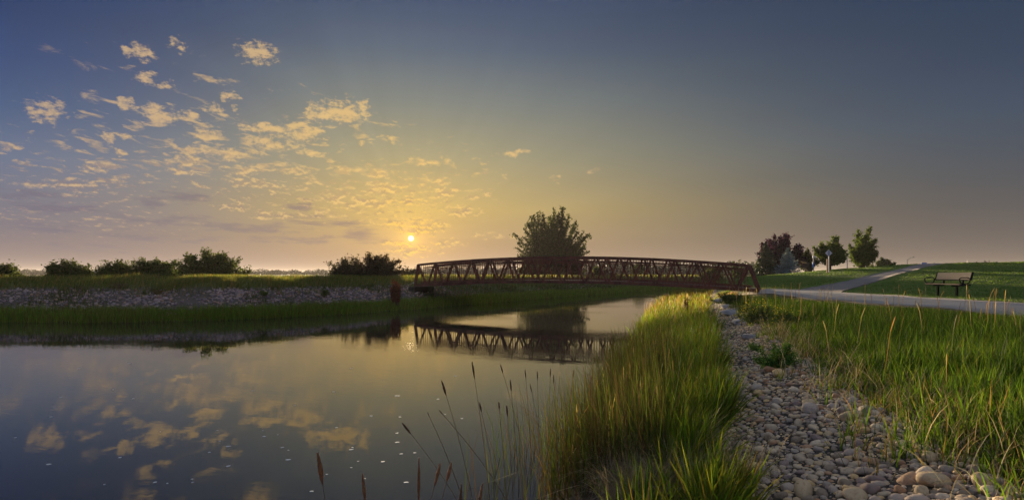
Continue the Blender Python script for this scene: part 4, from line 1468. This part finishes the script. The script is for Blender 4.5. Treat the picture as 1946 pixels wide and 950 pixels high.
bush = [(4, 37, 497, 26, 'dark shrub cut off by the left edge of the photo', 301, 5200, DG),
        (130, 38, 493, 42, 'small dark shrub standing alone near the left edge on the bank', 302, 6500, DG),
        (222, 39, 491, 36, 'loose leafy shrub at the left end of the long shrub row', 303, 4200, [(0.06, 0.08, 0.02), (0.09, 0.11, 0.03), (.04, .05, .02)]),
        (292, 40, 487, 56, 'low dense shrub in the middle of the long shrub row', 304, 8500, DG),
        (405, 39, 474, 66, 'tallest dark shrub at the right end of the long shrub row', 305, 12000, DG),
        (660, 44, 486, 36, 'smaller grey green shrub leaning on the big brown shrub', 306, 6000, [(0.075, 0.06, 0.04), (0.06, 0.06, 0.035), (.05, .045, .03)]),
        (715, 44, 482, 60, 'big rounded brownish shrub left of the bridge end', 307, 12000, [(0.08, 0.055, 0.038), (0.065, 0.055, 0.035), (.05, .04, .03), (.10, .06, .04)])]
for px, y, top, rx, lab, sd, n_, cols in bush:
    loc, hh = ground_tree(px, y, top)
    cp = [3, 3, 3, 1] if len(cols) == 4 else [1, 1, 1]
    fan_tree('willow_shrub', loc, lab, hh, rx * y / F, 46, math.radians(86), int(n_ * 1.9), 0.125, cols, cp, sd, side=0.34, spread=0.17, base_r=0.035, up=0.12, low=0.08, cat='shrub',
             group='shrubs on the far bank', nside=9)

bushy = [(791, 62, 505, 20, 'small grey green bush behind the left end of the bridge', 311), (775, 60, 512, 14, 'small brownish bush between the big shrub and the bridge', 312)]
for px, y, top, rx, lab, sd in bushy:
    loc, hh = ground_tree(px, y, top)
    fan_tree('willow_shrub', loc, lab, hh, rx * y / F, 16, math.radians(80), 2200, 0.14, [(0.07, 0.07, 0.045), (0.055, 0.05, 0.035)], [1, 1], sd, side=0.34, spread=0.14, base_r=0.03, cat='shrub', group='shrubs on the far bank')

GR = [(0.080, 0.120, 0.028), (0.105, 0.145, 0.036), (0.058, 0.088, 0.024), (0.13, 0.155, 0.045)]
PU = [(0.040, 0.014, 0.048), (0.052, 0.020, 0.060), (0.028, 0.010, 0.034), (0.075, 0.040, 0.075)]
loc, hh = ground_tree(1484, 68, 439)
fan_tree('plum_tree', loc, 'dark purple leaved tree rising above the two spruces', hh, 50 * 68 / F, 36, math.radians(66), 15000, 0.24, PU, [3, 3, 3, 1.2], 401, trunk_h=0.6, side=0.36, spread=0.20, base_r=0.12, up=0.35, low=0.15, nside=10)
loc, hh = ground_tree(1455, 61, 458)
spruce('spruce_tree', loc, 'tall dull green spruce next to the right end of the bridge', hh, 24 * 61 / F, 402, [(0.050, 0.075, 0.045), (0.075, 0.095, 0.060), (0.04, .055, .035)], [2, 1, 2])
loc, hh = ground_tree(1497, 59, 470)
spruce('blue_spruce_tree', loc, 'silvery blue spruce in front of the purple tree', hh, 25 * 59 / F, 403, [(0.19, 0.26, 0.29), (0.24, 0.32, 0.35), (0.12, .17, .19)], [2, 1.4, 2])
loc, hh = ground_tree(1437, 66, 486)
fan_tree('leafy_bush', loc, 'small green bush at the left foot of the dull green spruce', hh, 12 * 66 / F, 14, math.radians(60), 2600, 0.18, GR, [2, 2, 3, 1], 404, side=.3, spread=.18, base_r=.04, cat='shrub')
loc, hh = ground_tree(1531, 70, 470)
fan_tree('ash_tree', loc, 'dim green tree between the purple tree and the thin post', hh, 22 * 70 / F, 22, math.radians(62), 6500, 0.22, [(0.06, 0.07, 0.028), (0.045, 0.05, 0.024), (.075, .085, .03)], [1, 1, 1], 405, trunk_h=.5, side=.34, spread=.2, base_r=.08)
loc, hh = ground_tree(1577, 66, 449)
fan_tree('cottonwood_tree', loc, 'broad green tree behind the diamond sign', hh, 31 * 66 / F, 30, math.radians(74), 13000, 0.22, GR, [3, 3, 3, 1], 406, trunk_h=.9, side=.36, spread=.20, base_r=.12, up=.3, low=.2)
loc, hh = ground_tree(1638, 72, 429)
fan_tree('cottonwood_tree', loc, 'tallest green tree right of the diamond sign with a narrow foot', hh, 31 * 72 / F, 22, math.radians(52), 11500, 0.23, GR, [3, 2, 3, 1], 407, trunk_h=.5, side=.34, spread=.21, base_r=.15, up=.30, low=.22)
loc, hh = ground_tree(1682, 95, 490)
fan_tree('ash_tree', loc, 'small round green tree on the crest right of the tallest tree', hh, 17 * 95 / F, 16, math.radians(75), 4200, 0.26, [(0.07, 0.095, 0.035), (0.05, .07, .03)], [1, 1], 408, trunk_h=1.0, side=.34, spread=.24, base_r=.1)
loc, hh = ground_tree(1405, 85, 490)
fan_tree('ash_tree', loc, 'green tree top showing above the right end of the bridge rail', hh, 16 * 85 / F, 16, math.radians(70), 4200, 0.25, [(0.08, 0.10, 0.035), (0.06, .08, .03)], [1, 1], 409, trunk_h=1.2, side=.34, spread=.24, base_r=.1)
for px, y, top, rx, lab, sd in ((1152, 105, 506, 11, 'dark conifer seen through the middle of the bridge railing', 421), (1212, 110, 502, 15, 'dark tree seen through the bridge railing right of the conifer', 422),
                                (1352, 95, 505, 22, 'grey green tree seen through the railing near the right end', 423), (1135, 100, 510, 9, 'small dark tree just right of the large tree behind the railing', 424)):
    loc, hh = ground_tree(px, y, top)
    if sd == 421:
        spruce('spruce_tree', loc, lab, hh, rx * y / F, sd, [(0.045, 0.055, 0.035), (.03, .04, .03)], [1, 1], 5000)
    else:
        fan_tree('distant_tree', loc, lab, hh, rx * y / F, 16, math.radians(70), 3200, 0.28, DG, DP, sd, trunk_h=.6, side=.34, spread=.28, base_r=.08)

# far wood along the horizon, one mass
r = np.random.default_rng(501)
PL, CLr = [], []


def wood_band(a0, a1, y0, y1, hmin, hmax, n):
    for k in range(n):
        px = a0 + (a1 - a0) * (k + r.uniform(0, 1)) / n; y = r.uniform(y0, y1); X = at(px, y)
        hh = r.uniform(hmin, hmax); rr = hh * r.uniform(.9, 1.9)
        c = 150
        q = r.normal(size=(c, 3)); q /= np.linalg.norm(q, axis=1)[:, None]
        q *= (r.uniform(0, 1, (c, 1)) ** .4)
        g_ = 1.6
        PL.append(np.c_[X + q[:, 0] * rr, y + q[:, 1] * rr, g_ + hh * .5 + q[:, 2] * hh * .55])
        CLr.append(np.tile(r.uniform(.7, 1.3), c))


wood_band(-260, 780, 420, 560, 2.2, 4.6, 190)
wood_band(1110, 1440, 240, 320, 2.6, 6.0, 110)
wood_band(800, 1110, 300, 420, 2.2, 5.0, 70)
wood_band(1770, 1800, 220, 260, 4.2, 4.9, 3)
wood_band(1840, 1880, 220, 260, 4.6, 5.4, 3)
PL = np.concatenate(PL); CLr = np.concatenate(CLr)
col = pick(r, len(PL), [(0.055, 0.06, 0.04), (0.07, 0.075, 0.05), (.04, .045, .035)], [1, 1, 1]) * CLr[:, None]
tag(link('distant_woods', leaves_mesh('distant_woods', PL, 1.3, col, r), MAT['needle']), 'low dark line of far woods along the horizon', 'woods', kind='stuff')

# low white shed far left
sh = empty('farm_shed', (at(166, 330), 330, 1.6)); tag(sh, 'low white shed far off beyond the bank at the left', 'shed')
MB().box((0, 0, 0.8), (13, 5, 1.6)).build('wall', MAT['white'], sh)
MB().add([(-6.8, -2.9, 1.6), (6.8, -2.9, 1.6), (6.8, 2.9, 1.6), (-6.8, 2.9, 1.6), (-6.8, 0, 2.3), (6.8, 0, 2.3)], [(0, 1, 5, 4), (2, 3, 4, 5), (1, 2, 5), (3, 0, 4), (3, 2, 1, 0)]).build('roof', MAT['galv'], sh)

# ------------------------------------------------------------------ weeds
def dock(name, px, y, top, wpx, label, cols, seed, nst=16, c=170, jt=.028, ls=.06):
    r = np.random.default_rng(seed)
    X = at(px, y); g_ = tz(X, y)
    root = empty(name, (X, y, g_)); tag(root, label, 'weed')
    hh = zpx(top, y) - g_; rad = wpx * y / F / 2
    w_ = MB(); P = []
    for k in range(nst):
        a = r.uniform(0, 6.28); q = r.uniform(0, 1) ** .5 * rad
        bx, by_ = math.cos(a) * q * .55, math.sin(a) * q * .55
        h_ = hh * r.uniform(.62, 1.0)
        tx_, ty_ = math.cos(a) * q, math.sin(a) * q
        w_.tube([(bx, by_, -.05), ((bx + tx_) / 2, (by_ + ty_) / 2, h_ * .5), (tx_, ty_, h_)], [.014, .011, .005], 4)
        t = r.uniform(.30, 1, c)
        P.append(np.c_[bx + (tx_ - bx) * t + r.normal(0, jt, c), by_ + (ty_ - by_) * t + r.normal(0, jt, c), h_ * t])
    w_.build('stem', MAT['stem'], root)
    P = np.concatenate(P)
    link('seed_clusters', leaves_mesh('seed_clusters', P, ls, pick(r, len(P), cols, [1] * len(cols)), r), MAT['leaf'], root)


RUST = [(0.20, 0.055, 0.030), (0.15, 0.045, 0.028), (0.26, 0.085, 0.045)]
X, Y = gp(752, 575, .4)
dock('dock_weed', 753, 30.2, 530, 23, 'tall rust red dock weed on the far bank left of the bridge', RUST, 601, 22)
dock('dock_weed', 1304, 21.5, 562, 9, 'dark brown red dock weed in the waterside grass below the bridge', [(0.14, 0.05, 0.03), (0.10, .04, .026)], 602, 6, 60, .03, .035)
dock('dry_weed', 228, 27.0, 538, 26, 'tan dried weed clump growing on the stony far slope', [(0.24, 0.19, 0.11), (.18, .14, .08)], 603, 18)
dock('dry_weed', 388, 26.2, 556, 12, 'low tan weed below the tallest shrub on the stony slope', [(0.20, 0.15, 0.08), (.14, .13, .06)], 605, 8)
dock('green_weed', 503, 27.0, 552, 10, 'small green weed on the stones halfway to the big brown shrub', [(0.09, 0.13, 0.03), (.12, .15, .04)], 606, 9, 45, .07)
dock('green_weed', 617, 28.6, 548, 11, 'upright green weed on the stones below the smaller grey green shrub', [(0.10, 0.13, 0.03), (.15, .15, .05)], 607, 9, 45, .06)
dock('dry_weed', 300, 25.4, 548, 14, 'thin tan weed on the stony slope right of the dried clump', [(0.22, 0.15, 0.08), (.16, .12, .07)], 604, 8)


def leafy(name, px, y, top, wpx, label, n_, seed, cols, ls, flowers=0):
    r = np.random.default_rng(seed)
    X = at(px, y); g_ = tz(X, y)
    hh = zpx(top, y) - g_
    t = fan_tree(name, (X, y, g_), label, hh, wpx * y / F / 2, 22, math.radians(70), n_, ls, cols, [1] * len(cols), seed, side=.36, spread=.035, base_r=.008, up=.2, low=.1, cat='weed', nside=8)
    if flowers:
        q = r.normal(size=(flowers, 3)); q /= np.linalg.norm(q, axis=1)[:, None]; q[:, 2] = np.abs(q[:, 2])
        P = q * np.array([wpx * y / F / 2, wpx * y / F / 2, hh]) * r.uniform(.75, 1.03, (flowers, 1))
        link('flowers', leaves_mesh('flowers', P, 0.035, pick(r, flowers, [(0.65, 0.52, 0.04)], [1]), r), MAT['leaf'], t)['kind'] = 'stuff'


WG = [(0.10, 0.19, 0.04), (0.13, 0.23, 0.055), (0.07, .14, .03)]
leafy('leafy_weed', 1478, 7.6, 628, 88, 'bright green leafy weed at the head of the cobbles', 9000, 611, WG, .024)
leafy('leafy_weed', 1437, 9.6, 640, 34, 'small leafy weed at the cobble edge left of the big leafy weed', 2600, 612, WG, .024)
leafy('mustard_weed', 1440, 13.5, 566, 90, 'yellow flowered weed clump uphill of the leafy weed', 9000, 613, [(0.10, 0.145, 0.04), (0.13, .165, .05), (.08, .105, .04)], .028, 170)
leafy('mustard_weed', 1385, 22.5, 553, 78, 'grey green weed clump beneath the right end of the bridge', 8000, 614, [(0.10, 0.135, 0.05), (0.08, .105, .04)], .04, 0)
leafy('mustard_weed', 1490, 12.2, 578, 76, 'yellow flowered weed clump nearer the path', 7000, 615, [(0.10, 0.155, 0.04), (0.13, .175, .045)], .026, 90)

# ------------------------------------------------------------------ single tall stalks in front of the water
def stalk(base, tip, y, head, label, mat_h='seed', hw=0.010, thick=0.0022, sway=0.03, group='tall stalks over the water'):
    """base/tip in photo pixels at distance y; head = length of the seed head in m"""
    Xb, Zb = at(base[0], y), zpx(base[1], y)
    Xt, Zt = at(tip[0], y * 1.01), zpx(tip[1], y * 1.01)
    # carry the stem down to the bed
    g_ = max(tz(Xb, y), -0.35)
    dx = (Xt - Xb) / max(.2, (Zt - Zb))
    if Zb > g_:
        Xb -= dx * (Zb - g_) * .4; Zb = g_
    root = empty('reed_stalk', (Xb, y, g_))
    tag(root, label, 'reed', group)
    n = 9
    pts = []
    for k in range(n + 1):
        t = k / n
        pts.append(((Xt - Xb) * (t ** 1.35), y * .01 * t + sway * math.sin(t * 3.0) * .3, (Zt - g_) * t - 0.02))
    MB().tube(pts, [thick * (1.25 - .6 * k / n) for k in range(n + 1)], 5).build('stem', MAT['stem'], root, smooth=True)
    # head: a row of swellings round the top
    a = Vector(pts[-3]); b = Vector(pts[-1])
    d = (b - a).normalized()
    e = Vector(pts[-1]) + d * head * .25
    s = e - d * head
    m = MB(); hp, hr = [], []
    rr = random.Random(int(base[0] * 7 + tip[1]))
    for k in range(15):
        t = k / 14
        hp.append(s + d * head * t + Vector((rr.uniform(-1, 1), rr.uniform(-1, 1), 0)) * hw * .12)
        hr.append(hw * (0.25 + 0.85 * math.sin(math.pi * min(1, t * .93 + .06))) * rr.uniform(.75, 1.15))
    m.tube(hp, hr, 7)
    for k in range(26):
        t = rr.uniform(.05, .95); p = s + d * head * t
        q = p + Vector((rr.uniform(-1, 1), rr.uniform(-1, 1), rr.uniform(.6, 1.6))).normalized() * hw * 1.9
        m.tube([p, q], [hw * .22, hw * .05], 3)
    m.build('seed_head', MAT[mat_h], root)


stalk((622, 960), (606, 868), 3.1, .17, 'fat russet seed head farthest left over the dark water', 'seedtan', .012, .002)
stalk((697, 985), (690, 906), 3.0, .16, 'russet seed head at the bottom edge right of the fat one', 'seedtan', .008, .002)
stalk((793, 990), (796, 884), 3.0, .24, 'straight upright russet spike rising from the bottom edge', 'seedtan', .0075, .002)
stalk((800, 985), (834, 884), 3.1, .12, 'short slanted russet spike right of the straight spike', 'seedtan', .0085, .002)
stalk((822, 985), (856, 880), 3.2, .11, 'second slanted russet spike right of the straight spike', 'seedtan', .0085, .002)
stalk((868, 990), (876, 925), 3.1, .15, 'dark stubby spike at the bottom edge below the tall stalks', 'seed', .007, .002)
stalk((900, 985), (915, 922), 3.2, .13, 'russet spike leaning right at the bottom edge by the reeds', 'seedtan', .008, .002)
stalk((900, 945), (841, 724), 4.3, .12, 'tall stalk with dark head leaning left over the water', 'seed', .008)
stalk((930, 930), (898, 690), 4.5, .13, 'tallest stalk with dark head left of the reeds', 'seed', .008)
stalk((868, 925), (768, 803), 4.2, .10, 'thin stalk bent far left with a small dark head', 'seed', .008)
stalk((850, 842), (813, 780), 4.4, .03, 'bare thin stalk leaning left without a thick head', 'seed', .003, .003)
stalk((955, 915), (836, 776), 4.3, .04, 'long bare stalk arching left across the taller stalks', 'seed', .004, .003)
stalk((945, 935), (912, 764), 4.4, .07, 'stalk with short dark head just right of the tallest stalk', 'seed', .007)
stalk((962, 930), (948, 762), 4.5, .06, 'upright thin stalk with tiny head left of the reed bed', 'seed', .006)
stalk((975, 930), (963, 770), 4.5, .09, 'upright stalk with thick dark head close to the reed bed', 'seed', .007)
stalk((985, 900), (970, 722), 5.0, .10, 'slanted stalk with drooping head at the left edge of the reeds', 'seed', .007)
stalk((1000, 880), (952, 692), 5.2, .08, 'thin stalk slanting left above the reed bed', 'seed', .006)
ORD = ['leftmost', 'third from left', 'fourth from left', 'fifth from left', 'sixth from left', 'second from left', 'rightmost', 'seventh from left']
for k, (bx_, tx_, ty_) in enumerate(((1010, 998, 702), (1025, 1021, 705), (1042, 1046, 700), (1060, 1052, 712), (1075, 1090, 704), (1030, 1008, 730), (1100, 1125, 712), (1090, 1100, 735))):
    stalk((bx_, 860), (tx_, ty_), 5.6 + .12 * k, .09, ORD[k] + ' brown seed stalk standing up out of the dark reed bed', 'seed', .006)

# ------------------------------------------------------------------ foam flecks drifting on the water
r = np.random.default_rng(701)
fm = []
for k in range(5):
    bm = bmesh.new()
    bmesh.ops.create_circle(bm, cap_ends=True, radius=1.0, segments=9)
    for v in bm.verts:
        v.co *= r.uniform(.6, 1.2); v.co.z = 0
    ex = bmesh.ops.extrude_face_region(bm, geom=bm.faces[:])
    for v in ex['geom']:
        if isinstance(v, bmesh.types.BMVert): v.co.z = .18; v.co.x *= .7; v.co.y *= .7
    me = bpy.data.meshes.new('foam_fleck'); bm.to_mesh(me); bm.free(); me.materials.append(MAT['foam'])
    fm.append(me)
FP = [(103, 775), (115, 755), (97, 792), (253, 757), (30, 831), (93, 882), (228, 869), (245, 690), (215, 740), (199, 920), (295, 916), (318, 918), (365, 910), (366, 916), (435, 885), (434, 848), (418, 838), (412, 818), (398, 859),
      (500, 818), (528, 826), (502, 829), (536, 850), (548, 855), (549, 873), (668, 854), (670, 850), (754, 840), (756, 822), (668, 888), (667, 700), (634, 744), (592, 933), (621, 901), (681, 876), (758, 752),
      (754, 823), (762, 862), (788, 860), (755, 840), (728, 877), (692, 909), (771, 916), (753, 752), (866, 714), (878, 795), (846, 787), (832, 758), (760, 792), (706, 790), (640, 812), (560, 770), (480, 742), (305, 820), (150, 700)]
for k, (px, py) in enumerate(FP):
    X, Y = gp(px, py)
    o = bpy.data.objects.new('foam_fleck', fm[k % 5]); COL.objects.link(o)
    s = r.uniform(.008, .018) * (0.6 + Y / 14)
    o.location = (X, Y, 0.002); o.scale = (s * r.uniform(1, 1.7), s, s * .5); o.rotation_euler = (0, 0, r.uniform(-.4, .4))
    tag(o, 'small white foam fleck drifting on the dark water', 'foam', 'foam flecks on the canal')

# ------------------------------------------------------------------ smoky evening air
hz_m, t = new_mat('evening_haze')
pv = N(t, 'ShaderNodeVolumePrincipled', {'Color': (0.92, 0.88, 0.84, 1), 'Density': 0.00014, 'Anisotropy': 0.3})
N(t, 'ShaderNodeOutputMaterial', {'Volume': pv.outputs[0]})
hb = MB().box((0, 4300, 9.0), (12600, 9600, 21.0)).build('haze', hz_m)
tag(hb, kind='stuff')
